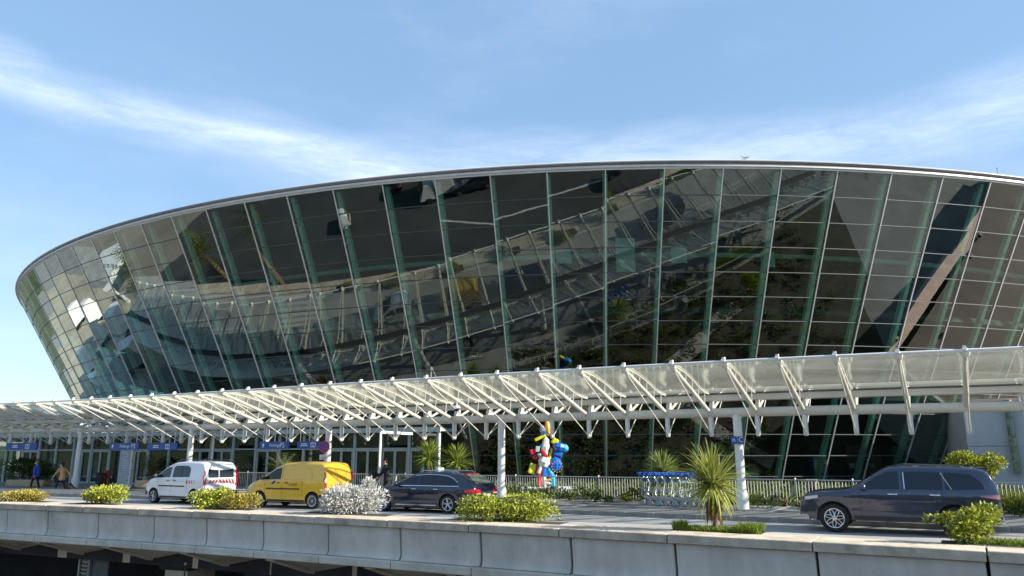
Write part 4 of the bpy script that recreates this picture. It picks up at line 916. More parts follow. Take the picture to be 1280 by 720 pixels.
# dark estate car
ET = [(-1.16, .56), (-1.15, .80), (-1.10, 1.0), (-.98, 1.10), (-.62, 1.34), (-.40, 1.42), (.1, 1.475), (.9, 1.49), (1.4, 1.45), (1.75, 1.33), (2.15, 1.12), (2.40, 1.00), (2.9, .93), (3.35, .84), (3.62, .70), (3.72, .55), (3.74, .42)]
ec = Car('estate_car', 'dark navy estate car with a small white roof sign parked by the grey shrub', 'car', ground_at((-2.32, 28.2), R(180 - 26), 1.85), R(154), P_NAVY, 1.85, ET, .20, 2.87, .335, .385, .94, .40, .03, nose=.38, tail=.14, nlen=1.0, tlen=.4)
ec.wheel('spokes')
ec.side('side_window', (2.22, 1.33), [(1.3, 1.0), (2.3, .985)], [(1.3, 1.35), (1.5, 1.33), (1.75, 1.24), (2.0, 1.11), (2.25, 1.0)], M_WGL)
ec.side('side_window', (1.27, .48), F(1.0), [(.4, 1.36), (.9, 1.375), (1.3, 1.35)], M_WGL); ec.side('side_window', (.43, -.42), [(-.5, 1.03), (.45, 1.0)], [(-.45, 1.06), (-.2, 1.24), (.05, 1.32), (.45, 1.36)], M_WGL)
ec.side('chrome_waistline', (2.3, -.48), F(.965), F(.99), M_CHR, d=.010, n=18); ec.side('chrome_window_line', (1.5, -.42), [(-.45, 1.06), (-.2, 1.245), (.05, 1.325), (.4, 1.365), (.9, 1.38), (1.5, 1.335)], [(-.45, 1.08), (-.2, 1.265), (.05, 1.345), (.4, 1.385), (.9, 1.40), (1.5, 1.355)], M_CHR, d=.012, n=20)
ec.side('sill_chrome', (2.3, .5), F(.27), F(.30), M_CHR, d=.012, n=12); ec.seam(2.28, .3, .96); ec.seam(1.29, .25, 1.0); ec.seam(.30, .45, .96, -.2); ec.handle(1.48, .86, M_CHR); ec.handle(.52, .86, M_CHR)
ec.upper('windscreen', 2.36, 1.55, .92, .88, M_WGL); ec.upper('rear_window', -1.04, -.55, .86, .78, mat('rear_glass_green', (.10, .13, .10), .06, coat=.6))
ec.side('taillight', (-.72, -1.13), [(-1.2, .70), (-.7, .76)], [(-1.2, .90), (-.7, .86)], M_TAIL, d=.012)
for sg in (1, -1): ec.rear_face('taillight', sg * .48, sg * .84, .72, .90, M_TAIL, d=.016); ec.rear_face('reverse_light', sg * .50, sg * .82, .70, .735, M_LAMP, d=.022)
ec.rear_face('number_plate', -.26, .26, .60, .71, M_PLATE, d=.02); ec.rear_face('chrome_bar', -.45, .45, .74, .77, M_CHR, d=.02); ec.rear_face('rear_bumper', -.80, .80, .30, .52, P_NAVY, d=.03)
ec.rear_face('headlight', .5, .85, .58, .72, M_LAMP, d=.012, front=True); ec.side('headlight', (3.6, 3.2), [(3.2, .66), (3.6, .58)], [(3.2, .76), (3.6, .68)], M_LAMP, d=.008)
ec.mirror(2.15, .98, P_NAVY)
b = MB(); b.box((.9, 0, 1.56), (.16, .42, .13)); b.build('roof_sign', M_WHITE2, ec.root, bevel=.04); b = MB(); b.box((-.50, 0, 1.40), (.12, 1.0, .035)); b.build('high_brake_light', M_TAIL, ec.root)
for sg in (1, -1): MB().tube([(-.3, sg * .60, 1.44), (-.2, sg * .60, 1.50), (1.2, sg * .60, 1.53), (1.4, sg * .60, 1.47)], .017, 6).build('roof_rail', M_CHR, ec.root)
# big dark suv
ST = [(-1.06, .70), (-1.05, .95), (-1.04, 1.14), (-1.01, 1.28), (-.90, 1.56), (-.80, 1.70), (-.62, 1.755), (.4, 1.79), (1.2, 1.79), (1.52, 1.755), (1.85, 1.57), (2.2, 1.33), (2.42, 1.19), (2.6, 1.15), (3.1, 1.11), (3.5, 1.06), (3.72, .97), (3.81, .78), (3.84, .44)]
sc_ = Car('suv', 'large dark blue-grey suv parked at right beside the shrub', 'car', ground_at((11.54, 20.06), R(152), 2.0), R(152), P_GREY, 2.0, ST, .36, 2.92, .385, .455, 1.13, .23, .035, nose=.28, tail=.13, nlen=.95, tlen=.5)
sc_.wheel('loops')
sc_.side('side_window', (2.18, 1.24), [(1.2, 1.19), (2.2, 1.18)], [(1.2, 1.655), (1.5, 1.64), (1.75, 1.53), (2.0, 1.36), (2.2, 1.20)], M_WGL, n=14); sc_.side('side_window', (1.16, .22), F(1.19), [(.2, 1.63), (.7, 1.65), (1.2, 1.64)], M_WGL); sc_.side('side_window', (.16, -.70), [(-.75, 1.22), (.2, 1.19)], [(-.74, 1.23), (-.60, 1.47), (-.42, 1.60), (.16, 1.645)], M_WGL, n=14)
sc_.side('chrome_pillar_strip', (1.13, 1.105), F(1.2), F(1.63), M_CHR, d=.011, n=2)
for sg in (1, -1): MB().tube([(.02, sg * (sc_.half(.02, 1.2) + .008), 1.2), (.24, sg * (sc_.half(.24, 1.62) + .008), 1.62)], .010, 5).build('chrome_pillar_strip', M_CHR, sc_.root)
sc_.seam(2.22, .5, 1.16); sc_.seam(1.2, .42, 1.2); sc_.seam(.30, .62, 1.16, -.12); sc_.handle(1.42, 1.06, M_CHR, .22); sc_.handle(.42, 1.06, M_CHR, .22)
sc_.side('sill_moulding', (2.42, .50), F(.37), F(.47), M_BLKP, d=.012); sc_.side('door_crease', (2.5, .5), F(.60), F(.615), M_BLKP, d=.004); sc_.side('wing_vent', (2.62, 2.34), [(2.3, 1.0), (2.62, .93)], [(2.3, 1.04), (2.62, .97)], M_BLKP, d=.010)
sc_.upper('windscreen', 2.30, 1.50, .92, .88, M_WGL); sc_.upper('rear_window', -.95, -.62, .84, .80, M_WGL)
sc_.side('taillight', (-.60, -1.03), [(-1.05, .97), (-.6, 1.03)], [(-1.05, 1.09), (-.6, 1.07)], mat('dusky_pink_lamp', (.30, .12, .14), .15, coat=.8), d=.012)
for sg in (1, -1):
    sc_.rear_face('taillight', sg * .55, sg * .86, .98, 1.09, M_TAIL, d=.014); sc_.rear_face('lower_reflector', sg * .62, sg * .82, .56, .64, M_TAIL, d=.02); sc_.rear_face('headlight', sg * .55, sg * .86, .86, .98, M_LAMP, d=.012, front=True)
sc_.side('rear_reflector', (-.84, -.96), F(.58), F(.66), M_TAIL, d=.014); sc_.side('headlight', (3.66, 3.30), [(3.3, .92), (3.7, .84)], [(3.3, 1.0), (3.7, .94)], M_LAMP, d=.010); sc_.side('front_air_intake', (3.78, 3.6), F(.52), F(.68), M_BLKP, d=.006)
sc_.rear_face('rear_bumper', -.9, .9, .42, .60, M_BLKP, d=.02); sc_.rear_face('number_plate', -.26, .26, .80, .91, M_PLATE, d=.02); sc_.rear_face('grille', -.5, .5, .62, .84, M_BLKP, d=.012, front=True)
sc_.mirror(2.10, 1.18, P_GREY); sc_.rear_face('number_plate', -.26, .26, .50, .61, M_PLATE, d=.02, front=True)
for sg in (1, -1): MB().tube([(-.35, sg * .72, 1.74), (-.25, sg * .73, 1.80), (1.1, sg * .74, 1.84), (1.35, sg * .73, 1.78)], .018, 6).build('roof_rail', M_TRANS, sc_.root)
MB().box((-.45, 0, 1.80), (.18, .05, .06)).build('roof_aerial', M_BLKP, sc_.root, bevel=.015); MB().box((-.70, 0, 1.75), (.36, 1.40, .04)).build('roof_spoiler', P_GREY, sc_.root, bevel=.012)
b = MB(); b.tube([(-1.02, .62, .40), (-1.10, .62, .40)], .045, 10); b.tube([(-1.02, -.62, .40), (-1.10, -.62, .40)], .045, 10); b.build('exhaust_tips', M_CHR, sc_.root, smooth=40)
# ------------------------------------------------------------------ people
def person(label, loc, rz, J, cols, r, hair=None, extra=None, face=(.62, .40, .30)):
    """J: joint positions; one skinned surface for the whole body, fingers included"""
    t = thing('person', label, 'person', loc, rz)
    V = []; E = []; RR = []; names = []
    def chain(keys, rad, part, start=None):
        prev = start
        for k, q in zip(keys, rad):
            V.append(J[k] if isinstance(k, str) else k); RR.append(q); i = len(V) - 1; names.append(part)
            if prev is not None: E.append((prev, i))
            prev = i
        return prev
    V.append(J['pelvis']); RR.append((.155 * r, .12 * r)); names.append('hip')
    c = chain([J['waist'], J['chest'], J['neckbase']], [(.145 * r, .115 * r), (.175 * r, .13 * r), (.10, .08)], 'torso', 0)
    ci = c; chest = ci - 1
    chain([J['neck'], J['head']], [(.055, .055), (.085, .10)], 'skin', ci)
    chain([J['crown']], [(.07, .08)], 'skin', len(V) - 1)
    for s_ in 'LR':
        e = chain([J['sh' + s_], J['el' + s_], J['wr' + s_]], [(.068 * r, .068 * r), (.054 * r, .054 * r), (.036, .036)], 'arm', chest)
        d = (Vector(J['wr' + s_]) - Vector(J['el' + s_])).normalized(); w = Vector(J['wr' + s_])
        e = chain([w + d * .07], [(.04, .022)], 'skin', e)
        side = d.cross(Vector((0, 0, 1)) if abs(d.z) < .8 else Vector((1, 0, 0))).normalized()
        for k, ln in enumerate((.062, .075, .07, .055)):
            b0 = w + d * .085 + side * (.027 - .018 * k); curl = Vector((.35 * d.z, 0, -.35 * abs(d.x)))
            chain([b0 + d * ln * .5, b0 + (d + curl * .5).normalized() * ln], [(.009, .009), (.0075, .0075)], 'skin', e)
        chain([w + d * .03 + side * .045, w + d * .07 + side * .06], [(.011, .011), (.009, .009)], 'skin', e - 0)
        chain([J['hp' + s_], J['kn' + s_], J['an' + s_], J['toe' + s_]], [(.10 * r, .10 * r), (.068, .068), (.05, .05), (.04, .035)], 'leg', 0)
    me = bpy.data.meshes.new('body'); me.from_pydata([tuple(v) for v in V], E, [])
    o = bpy.data.objects.new('body', me); SC.collection.objects.link(o)
    sk = o.modifiers.new('skin', 'SKIN'); sk.use_smooth_shade = True; ss = o.modifiers.new('sub', 'SUBSURF'); ss.levels = 1; ss.render_levels = 1
    for i, q in enumerate(RR): me.skin_vertices[0].data[i].radius = q
    me.skin_vertices[0].data[0].use_root = True
    bpy.context.view_layer.update()
    m2 = bpy.data.meshes.new_from_object(o.evaluated_get(bpy.context.evaluated_depsgraph_get())); bpy.data.objects.remove(o)
    m2.materials.clear()
    for m in cols: m2.materials.append(m)     # 0 skin 1 top 2 trousers 3 shoes
    segs = [(Vector(V[a]), Vector(V[b_]), names[b_]) for a, b_ in E]
    for p in m2.polygons:
        c = p.center; best = None
        for a, b_, nm in segs:
            ab = b_ - a; tt = max(0, min(1, (c - a).dot(ab) / max(ab.length_squared, 1e-6))); dd = (a + ab * tt - c).length
            if best is None or dd < best[0]: best = (dd, nm)
        nm = best[1]; k = {'skin': 0, 'torso': 1, 'arm': 1, 'hip': 2, 'leg': 2}[nm]
        if c.z < .09: k = 3
        if k == 2 and c.z > J['pelvis'][2] - .06: k = 1
        p.material_index = k; p.use_smooth = True
    put('body', m2, t)
    hx_, hy_, hz_ = J['head']; f = Vector((1, 0, 0))
    b = MB(); b.ball((hx_ + .105, hy_, hz_ + .02), (.018, .014, .024), 6)
    for s_ in (-1, 1): b.ball((hx_ + .085, hy_ + s_ * .032, hz_ + .045), (.012, .012, .009), 6); b.ball((hx_ + .0, hy_ + s_ * .088, hz_ + .02), (.018, .012, .03), 6)
    b.build('face_features', cols[0], t, smooth=60)
    if hair:
        b = MB(); b.ball((hx_ - .025, hy_, hz_ + .075), (.112, .10, .10), 12); b.ball((hx_ - .06, hy_, hz_ - .0), (.07, .085, .11), 10); b.build('hair', hair, t, smooth=60)
    if extra: extra(t, J)
    return t
def pose(h=1.72, step=.28, lean=.03, armL=.25, armR=-.2, bend=.1):
    k = h / 1.72; J = dict(pelvis=(0, 0, .93), waist=(.0, 0, 1.05), chest=(lean, 0, 1.28), neckbase=(lean, 0, 1.44), neck=(lean + .02, 0, 1.50), head=(lean + .045, 0, 1.585), crown=(lean + .035, 0, 1.66))
    for s_, q, st, ar in (('L', 1, step, armR), ('R', -1, -step, armL)):
        J['sh' + s_] = (lean, q * .19, 1.39); J['el' + s_] = (lean + ar * .6, q * .25, 1.12); J['wr' + s_] = (lean + ar * 1.1 + bend, q * .24, .90)
        J['hp' + s_] = (0, q * .09, .88); J['kn' + s_] = (st * .55 + .06, q * .10, .50); J['an' + s_] = (st, q * .10, .08 + (.06 if st < 0 else 0)); J['toe' + s_] = (st + .15, q * .10, .035)
    return {a: Vector(b) * k for a, b in J.items()}
SK = mat('skin', (.55, .33, .24), .6, var=.05); DK = mat('dark_cloth', (.02, .02, .024), .9, var=.2); SHOE = mat('dark_shoe', (.03, .028, .028), .6)
def mask(t, J): h = J['head']; MB().ball((h.x + .085, h.y, h.z - .025), (.045, .062, .055), 10).build('face_mask', M_WHITE2, t, smooth=60)
def man1(t, J):
    mask(t, J); c = J['chest']; b = MB(); b.tube([(c.x + .12, 0, c.z + .16), (c.x + .19, 0, c.z - .05), (c.x + .16, 0, c.z - .34)], [.05, .07, .05], 8); b.build('red_scarf', mat('maroon_cloth', (.22, .015, .05), .9), t, smooth=60)
    w = J['waist']; b = MB(); b.tube([(w.x, 0, w.z - .26), (w.x, 0, w.z), (c.x, 0, c.z), (c.x, 0, c.z + .18)], [.21, .215, .225, .12], 14, flat=.86); b.build('jacket', mat('blue_jacket', (.035, .07, .42), .8, var=.15, vs=6), t, smooth=60)
Wd = math.pi - R(8)
BJ = mat('blue_jacket', (.035, .07, .42), .8)
person('person in a bright blue jacket, maroon scarf and white mask walking left on the pavement', (-29.5, 47.3, .0), Wd, pose(1.78, .20, .03, .15, -.15), [SK, BJ, DK, SHOE], 1.12, mat('grey_brown_hair', (.20, .14, .10), .9), man1)
BE = mat('apricot_coat', (.62, .34, .15), .85, var=.1, vs=6)
def wom(t, J):
    mask(t, J); w = J['waist']; c = J['chest']; b = MB(); b.tube([(w.x - .02, 0, w.z - .36), (w.x, 0, w.z), (c.x, 0, c.z), (c.x, 0, c.z + .17)], [.20, .17, .19, .10], 14, flat=.85); b.build('coat', BE, t, smooth=60)
    b = MB(); b.ball((w.x + .16, .16, w.z + .0), (.13, .10, .16), 12); b.build('shoulder_bag', mat('taupe_bag', (.12, .08, .06), .7), t, smooth=60); b = MB(); b.ball((J['head'].x - .03, 0, J['head'].z + .085), (.12, .11, .09), 12); b.build('woolly_hat', DK, t, smooth=60)
person('person in an apricot coat and dark hat pulling a black suitcase along the pavement', (-26.9, 45.6, .0), Wd, pose(1.66, .26, .05, -.42, .30, 0), [SK, BE, DK, SHOE], 1.0, DK, wom)
t = thing('suitcase', 'black wheeled suitcase tilted behind the person in the apricot coat', 'suitcase', (-26.15, 45.45, .0), Wd)
o = MB().box((0, 0, .30), (.24, .42, .56)).build('case', DK, t, bevel=.04); o.rotation_euler = (0, .85, 0); o.location = (-.12, 0, .03)
b = MB(); b.tube([(.28, -.1, .42), (.62, -.1, .72)], .012, 5); b.tube([(.28, .1, .42), (.62, .1, .72)], .012, 5); b.tube([(.62, -.1, .72), (.62, .1, .72)], .016, 5); b.build('pull_handle', M_TRANS, t)
for s_ in (-.15, .15): b = MB(); b.lathe([(0, -.02), (.05, -.02), (.05, .02), (0, .02)], 12, (-.08, s_, .05), 'y'); b.build('wheel', M_BLACK, t)
person('person all in black standing by the railing above the silver shrub', (-5.9, 35.9, .15), R(200), pose(1.80, .04, .06, .18, .22, .12), [SK, DK, DK, SHOE], 1.12, DK)
t = thing('travel_bags', 'black holdall on top of a brown suitcase beside the person in black', 'luggage', (-6.55, 36.2, .15), R(20))
MB().box((0, 0, .36), (.46, .26, .68)).build('brown_case', mat('brown_leather', (.30, .15, .07), .6, var=.2, vs=5), t, bevel=.05)
b = MB(); b.ball((0, 0, .95), (.28, .20, .24), 14); b.build('black_holdall', DK, t, smooth=60); b = MB(); b.tube([(-.14, 0, 1.1), (0, 0, 1.25), (.14, 0, 1.1)], .016, 6); b.build('carry_strap', DK, t)
t = thing('bicycle', 'pale folding bicycle leaning at the railing behind the person in black', 'bicycle', (-5.35, 36.9, .15), R(158))
for xx in (-.42, .42):
    b = MB(); b.tube([(xx + .25 * math.cos(a * .3927), 0, .27 + .25 * math.sin(a * .3927)) for a in range(16)], .018, 6, closed=True); o = b.build('wheel', M_BLACK, t)
b = MB(); b.tube([(-.42, 0, .27), (-.12, 0, .30), (.34, 0, .52), (.42, 0, .27)], .02, 6); b.tube([(-.12, 0, .30), (-.2, 0, .85)], .018, 6); b.tube([(.34, 0, .52), (.27, 0, 1.0)], .018, 6); b.build('frame', M_WHITE2, t)
b = MB(); b.tube([(.27, -.24, 1.0), (.27, .24, 1.0)], .015, 6); b.build('handlebar', M_BLKP, t); MB().box((-.2, 0, .88), (.24, .13, .06)).build('saddle', M_BLKP, t, bevel=.02)
person('person with dark hair half hidden behind the white van roof', (-20.3, 46.4, .15), Wd, pose(1.72, .1, .02), [SK, DK, DK, SHOE], 1.0, DK)
# ------------------------------------------------------------------ plants
def leafmat(n, a, b_, tr=.35): return mat(n, a, .55, c2=b_, island=1, spec=.3, trans=tr)
LG = leafmat('yellow_green_leaf', (.50, .52, .065), (.07, .11, .012), .22); LG2 = leafmat('olive_leaf', (.52, .42, .09), (.10, .10, .02), .22); LS = leafmat('silver_grey_leaf', (.74, .74, .70), (.30, .30, .28), .2); LD = leafmat('dark_green_leaf', (.07, .12, .025), (.015, .035, .008)); LY = leafmat('fresh_palm_leaf', (.33, .40, .07), (.06, .10, .015)); LC = leafmat('cordyline_leaf', (.40, .42, .10), (.14, .18, .03)); LR = leafmat('ginger_leaf', (.42, .24, .10), (.16, .08, .04)); LT = leafmat('grass_blade', (.28, .36, .05), (.10, .16, .02)); LDEAD = leafmat('dead_leaf', (.42, .24, .11), (.20, .10, .05))
def leafcloud(b, c, rad, n, ln, wd, seed, shell=.55, flat=.0, lumps=7, zmin=.02, up=.3):
    r_ = random.Random(seed); L_ = []
    for k in range(lumps):
        a = r_.uniform(0, 6.283); q = r_.uniform(.15, .75); L_.append((Vector((math.cos(a) * q * rad[0], math.sin(a) * q * rad[1], r_.uniform(-.2, .62) * rad[2])), r_.uniform(.35, .62)))
    for i in range(n):
        l, s_ = r_.choice(L_); d = Vector((r_.gauss(0, 1), r_.gauss(0, 1), r_.gauss(.25, 1))).normalized(); q = r_.uniform(shell, 1.05)
        p = Vector(c) + l + Vector((d.x * rad[0], d.y * rad[1], d.z * rad[2])) * (q * s_)
        if p.z < zmin: p.z = zmin + r_.uniform(0, .06)
        o = (d + Vector((r_.gauss(0, .5), r_.gauss(0, .5), up + r_.gauss(0, .5)))).normalized(); w = o.cross(Vector((r_.gauss(0, 1), r_.gauss(0, 1), r_.gauss(0, 1)))).normalized()
        L1_ = ln * r_.uniform(.6, 1.3); w1 = wd * r_.uniform(.7, 1.3); m = p + o * L1_ * .45 + w.cross(o) * L1_ * .08
        b.add([p, m + w * w1, p + o * L1_, m - w * w1], [(0, 1, 2, 3)])
def bush(name, label, cat, loc, rad, n, ln, wd, m, seed, lumps=7, stem=True, zc=None, group=None, shell=.5):
    t = thing(name, label, cat, loc, 0, group=group); zc = rad[2] * .62 if zc is None else zc
    b = MB(); leafcloud(b, (0, 0, zc), rad, n, ln, wd, seed, shell=shell, lumps=lumps); b.build('foliage', m, t)
    if stem:
        r_ = random.Random(seed + 5); b = MB()
        for k in range(9):
            a = r_.uniform(0, 6.28); q = r_.uniform(.25, .7); b.tube([(0, 0, -.05), (math.cos(a) * rad[0] * q * .5, math.sin(a) * rad[1] * q * .5, zc * .7), (math.cos(a) * rad[0] * q, math.sin(a) * rad[1] * q, zc * 1.2)], [.022, .015, .006], 5)
        b.build('stems', M_BARK, t)
    return t
def onbed(px_x, d=1.55): x, y = off(px_x, d); return (x, y, .02)
# soil cut-outs behind the coping
def bed(x0, x1, d0=1.0, d1=1.75):
    MB(); b = MB(); n = 6; V = []
    for i in range(n + 1):
        x = x0 + (x1 - x0) * i / n; V += [(*off(x, d0), .135), (*off(x, d1), .135)]
    b.add(V, [(2 * i, 2 * i + 2, 2 * i + 3, 2 * i + 1) for i in range(n)]); b.build('planting_pocket', M_SOIL, kind='structure')
bush('shrub', 'low yellowish spreading shrub on the wall top at far left', 'shrub', onbed(-22.0, 1.45), (1.35, .6, .34), 3400, .08, .03, LG2, 3, 12)
bush('shrub', 'round dense green shrub on the wall top near the leftmost pillar', 'shrub', onbed(-17.65, 1.35), (1.25, .8, .50), 4200, .09, .028, LG, 4, 9)
bush('shrub', 'green rounded shrub in front of the white van, left one of a touching pair', 'shrub', onbed(-11.85, 1.35), (.90, .65, .48), 3200, .09, .028, LG, 5, 8); bush('shrub', 'yellower rounded shrub, right one of the touching pair between the two vans', 'shrub', onbed(-10.9, 1.35), (.90, .6, .42), 3200, .085, .026, LG2, 6, 8)
t = bush('silver_shrub', 'silvery grey feathery shrub between the yellow van and the navy estate car', 'shrub', onbed(-6.1, 1.5), (1.15, .7, .62), 5600, .14, .022, LS, 7, 20); b = MB(); leafcloud(b, (.35, .05, 1.0), (.26, .2, .36), 420, .14, .02, 77, lumps=4); b.build('foliage_spike', LS, t)
b = MB(); leafcloud(b, (-.2, .1, .75), (.4, .2, .2), 200, .12, .03, 78, lumps=4); b.build('green_shoots', LG, t)
bush('shrub', 'broad yellow-green shrub on the wall top right of the navy estate car', 'shrub', onbed(-.8, 1.35), (1.6, .7, .56), 7000, .085, .026, LG, 8, 18); 
t = bush('shrub', 'sprawling light green shrub in front of the rear wheel of the dark suv', 'shrub', onbed(9.85, 1.55), (.70, .5, .62), 1900, .10, .030, LG, 9, 9)
b = MB(); leafcloud(b, (-.8, 0, .62), (.32, .2, .14), 160, .11, .035, 91, lumps=4); b.build('side_branch', LG, t)
def grassbed(name, label, x0, x1, n, h, m, seed, d0=1.0, d1=1.7, tall=None):
    r_ = random.Random(seed); b = MB()
    for i in range(n):
        u = r_.random(); x = x0 + (x1 - x0) * u; p = Vector((*off(x, r_.uniform(d0, d1)), .12)); hh = h * r_.uniform(.5, 1.25) * (tall(u) if tall else 1); a = r_.uniform(0, 6.28); o = Vector((math.cos(a) * .4, math.sin(a) * .4, 1)) * hh; w = Vector((-math.sin(a), math.cos(a), 0)) * .008
        b.add([p - w, p + w, p + o * .6 + w * .7, p + o + Vector((o.x, o.y, 0)) * .3, p + o * .6 - w * .7], [(0, 1, 2, 3, 4)])
    o = b.build(name, m); tag(o, None, None, None, 'stuff'); return o
bed(3.75, 5.8); grassbed('grass_patch', '', 3.8, 5.75, 3000, .17, LT, 21, tall=lambda u: 1.35 if u > .75 or u < .1 else .75); bed(9.2, 14.5); grassbed('grass_strip', '', 9.7, 14.5, 5000, .13, LT, 22, 1.2, 1.9); bed(-23.8, -20.4); bed(-18.9, -16.5); bed(-12.9, -10); bed(-7.8, -4.6); bed(-2.5, .9)
# long-leaved rosettes
def strap(L, w, droop, nseg=5, bend=1.0):
    V = []; F = []; n = nseg
    for i in range(n + 1):
        u = i / n; x = L * u * (1 - .12 * droop * u * u); z = -droop * L * .5 * u ** 2.2; ww = w * (.55 + .9 * u - 1.45 * u * u + .0) if u < 1 else 0
        ww = w * min(1, .45 + 2.2 * u) * (1 - u ** 3); V += [(x, -ww, z), (x, 0, z - ww * .35), (x, ww, z)]
    for i in range(n): a = 3 * i; F += [(a, a + 3, a + 4, a + 1), (a + 1, a + 4, a + 5, a + 2)]
    return MB().add(V, F)
sm = [strap(L, w, dr).mesh('leaf', LC, 60) for L, w, dr in ((.78, .022, .12), (.92, .024, .25), (1.0, .022, .4), (.68, .020, .05), (.85, .026, .7))]
smd = strap(.62, .024, .9).mesh('dead_leaf', LDEAD, 60)
def rosette(t, c, n, meshes, seed, lo=-55, hi=88, scale=1., bias=1.):
    r_ = random.Random(seed)
    for i in range(n):
        az = r_.uniform(0, 2 * math.pi); el = R(lo + (hi - lo) * r_.random() ** bias); me = r_.choice(meshes); o = put('leaf', me, t); s_ = scale * r_.uniform(.82, 1.12); o.scale = (s_, s_, s_)
        o.rotation_euler = (r_.uniform(-.4, .4), -el, az); o.location = (c[0] + .04 * math.cos(az), c[1] + .04 * math.sin(az), c[2] + r_.uniform(-.16, .14))
x, y = off(4.72, 1.32)
t = thing('cordyline', 'big spiky cordyline with a ball of long sword leaves at the wall', 'plant', (x, y, .1))
b = MB(); b.tube([(0, 0, 0), (.02, 0, .3), (0, .02, .62), (0, 0, 1.2)], [.075, .06, .065, .06], 10); b.build('trunk', M_BARK, t, smooth=60)
rosette(t, (0, 0, 1.27), 285, sm, 31, -58, 89, 1.2, .85)
r_ = random.Random(5)
b = MB()
for i in range(55):
    az = r_.uniform(0, 6.28); L_ = r_.uniform(.35, .72); q = Vector((math.cos(az), math.sin(az), 0)); p = Vector((0, 0, r_.uniform(.75, 1.0))) + q * .05; e = p + q * .16 - Vector((0, 0, L_)); w = Vector((-q.y, q.x, 0)) * .016; m = p + q * .14 - Vector((0, 0, L_ * .3))
    b.add([p - w, p + w, m + w, e, m - w], [(0, 1, 2, 3, 4)])
b.build('dead_leaves', LDEAD, t)
def crown_mesh(name, m, n, L0, L1, w, seed, lo, hi, droop, bias=1., pin=False):
    r_ = random.Random(seed); b = MB()
    for i in range(n):
        az = r_.uniform(0, 6.283); el = R(lo + (hi - lo) * r_.random() ** bias); L = r_.uniform(L0, L1); s_ = strap(L, w, droop * r_.uniform(.5, 1.4), 4); M = Matrix.Rotation(az, 4, 'Z') @ Matrix.Rotation(-el, 4, 'Y') @ Matrix.Rotation(r_.uniform(-.5, .5), 4, 'X')
        if pin:   # feathered frond: rachis with leaflets
            pts = []
            for k in range(9):
                u = k / 8; pts.append(Vector((L * u, 0, -droop * L * .4 * u * u)))
            V = []; Fc = []
            for k in range(1, 9):
                for sd in (-1, 1):
                    p = pts[k]; q = p + Vector((L * .10, sd * w * (1 - .5 * abs(k / 8 - .4)), -.04)); o = len(V); V += [p, p + Vector((L * .035, 0, 0)), q]; Fc.append((o, o + 1, o + 2))
            s_ = MB().add(V, Fc)
        b.add([(M @ Vector(v)) for v in s_.v], s_.f)
    return b.mesh(name, m)
def palmish(name, label, cat, loc, trunk_h, tr, crown, m2=M_BARK, parts=1, group=None, planter=None, lean=(0, 0)):
    t = thing(name, label, cat, loc, group=group)
    z0 = .0
    if planter:
        b = MB(); b.lathe([(0, 0), (planter * .82, 0), (planter, .12), (planter * 1.02, .42), (planter * .9, .5), (0, .46)], 14, sx=1, sy=.8); b.build('stone_planter', M_STONE, t, smooth=30); z0 = .4
    if trunk_h: b = MB(); b.tube([(0, 0, z0), (lean[0] * .4, lean[1] * .4, z0 + trunk_h * .5), (lean[0], lean[1], z0 + trunk_h)], [tr * 1.1, tr, tr * .85], 10); b.build('trunk', m2, t, smooth=60)
    o = put('crown', crown, t, (lean[0], lean[1], z0 + trunk_h)); return t
YC = crown_mesh('crown', LY, 230, .85, 1.25, .035, 41, -25, 88, .5)
palmish('yucca', 'young fan palm with reddish trunk, left one of a pair behind the navy car', 'palm', (-4.3, 39.6, .15), 1.75, .15, YC, mat('red_brown_trunk', (.36, .17, .09), .9, var=.3, vs=10)); palmish('yucca', 'young fan palm with brown trunk, right one of a pair behind the navy car', 'palm', (-2.95, 39.4, .15), 1.55, .14, YC.copy(), M_BARK, lean=(.12, 0))
RYC = crown_mesh('crown', leafmat('grey_green_sword', (.40, .46, .16), (.07, .12, .03)), 420, .85, 1.25, .026, 43, -42, 89, .45)
palmish('dragon_plant', 'round bushy sword-leaved plant behind the blue luggage trolleys', 'plant', (6.35, 32.1, .15), 1.15, .12, RYC)
palmish('small_palm', 'small dark palm with upright fronds seen behind the big spiky plant, inside the planting bed', 'palm', (10.2, 37.6, .15), 2.0, .1, crown_mesh('crown', LD, 60, .6, .9, .03, 44, -10, 85, .6))
CYC = crown_mesh('crown', LD, 60, 1.0, 1.5, .20, 45, 0, 82, .75, pin=True)
palmish('cycad', 'dark feathery palm in a sandy stone planter left of the white van', 'palm', (-21.7, 46.0, .15), .35, .16, crown_mesh('crown', leafmat('olive_palm', (.16, .16, .04), (.03, .045, .01)), 80, 1.0, 1.5, .20, 46, 0, 85, .8, pin=True), planter=.95)
palmish('cycad', 'dark palm with feathery fronds standing by the entrance posts above the yellow van', 'palm', (-12.8, 42.6, .15), 1.15, .16, crown_mesh('crown', leafmat('mid_palm', (.20, .24, .09), (.03, .05, .012)), 60, .75, 1.1, .16, 47, -30, 85, .9, pin=True))
t = thing('phormium', 'ginger spiky plant showing above the rear of the white van', 'plant', (-17.3, 43.4, .15)); put('crown', crown_mesh('crown', LR, 55, .9, 1.25, .03, 48, 40, 88, .15), t, (0, 0, .75)); b = MB(); b.lathe([(0, 0), (.42, 0), (.5, .6), (.44, .75), (0, .7)], 14); b.build('planter', M_STONE, t, smooth=30)
t = bush('planter_bush', 'dark green leafy bush in a long sandy planter at far left', 'bush', (-30.9, 48.9, .15), (1.5, .8, .8), 2600, .16, .05, LD, 51, 10, zc=.85); b = MB(); b.box((0, 0, .22), (2.4, 1.0, .44)); b.build('planter', M_STONE, t, bevel=.08)
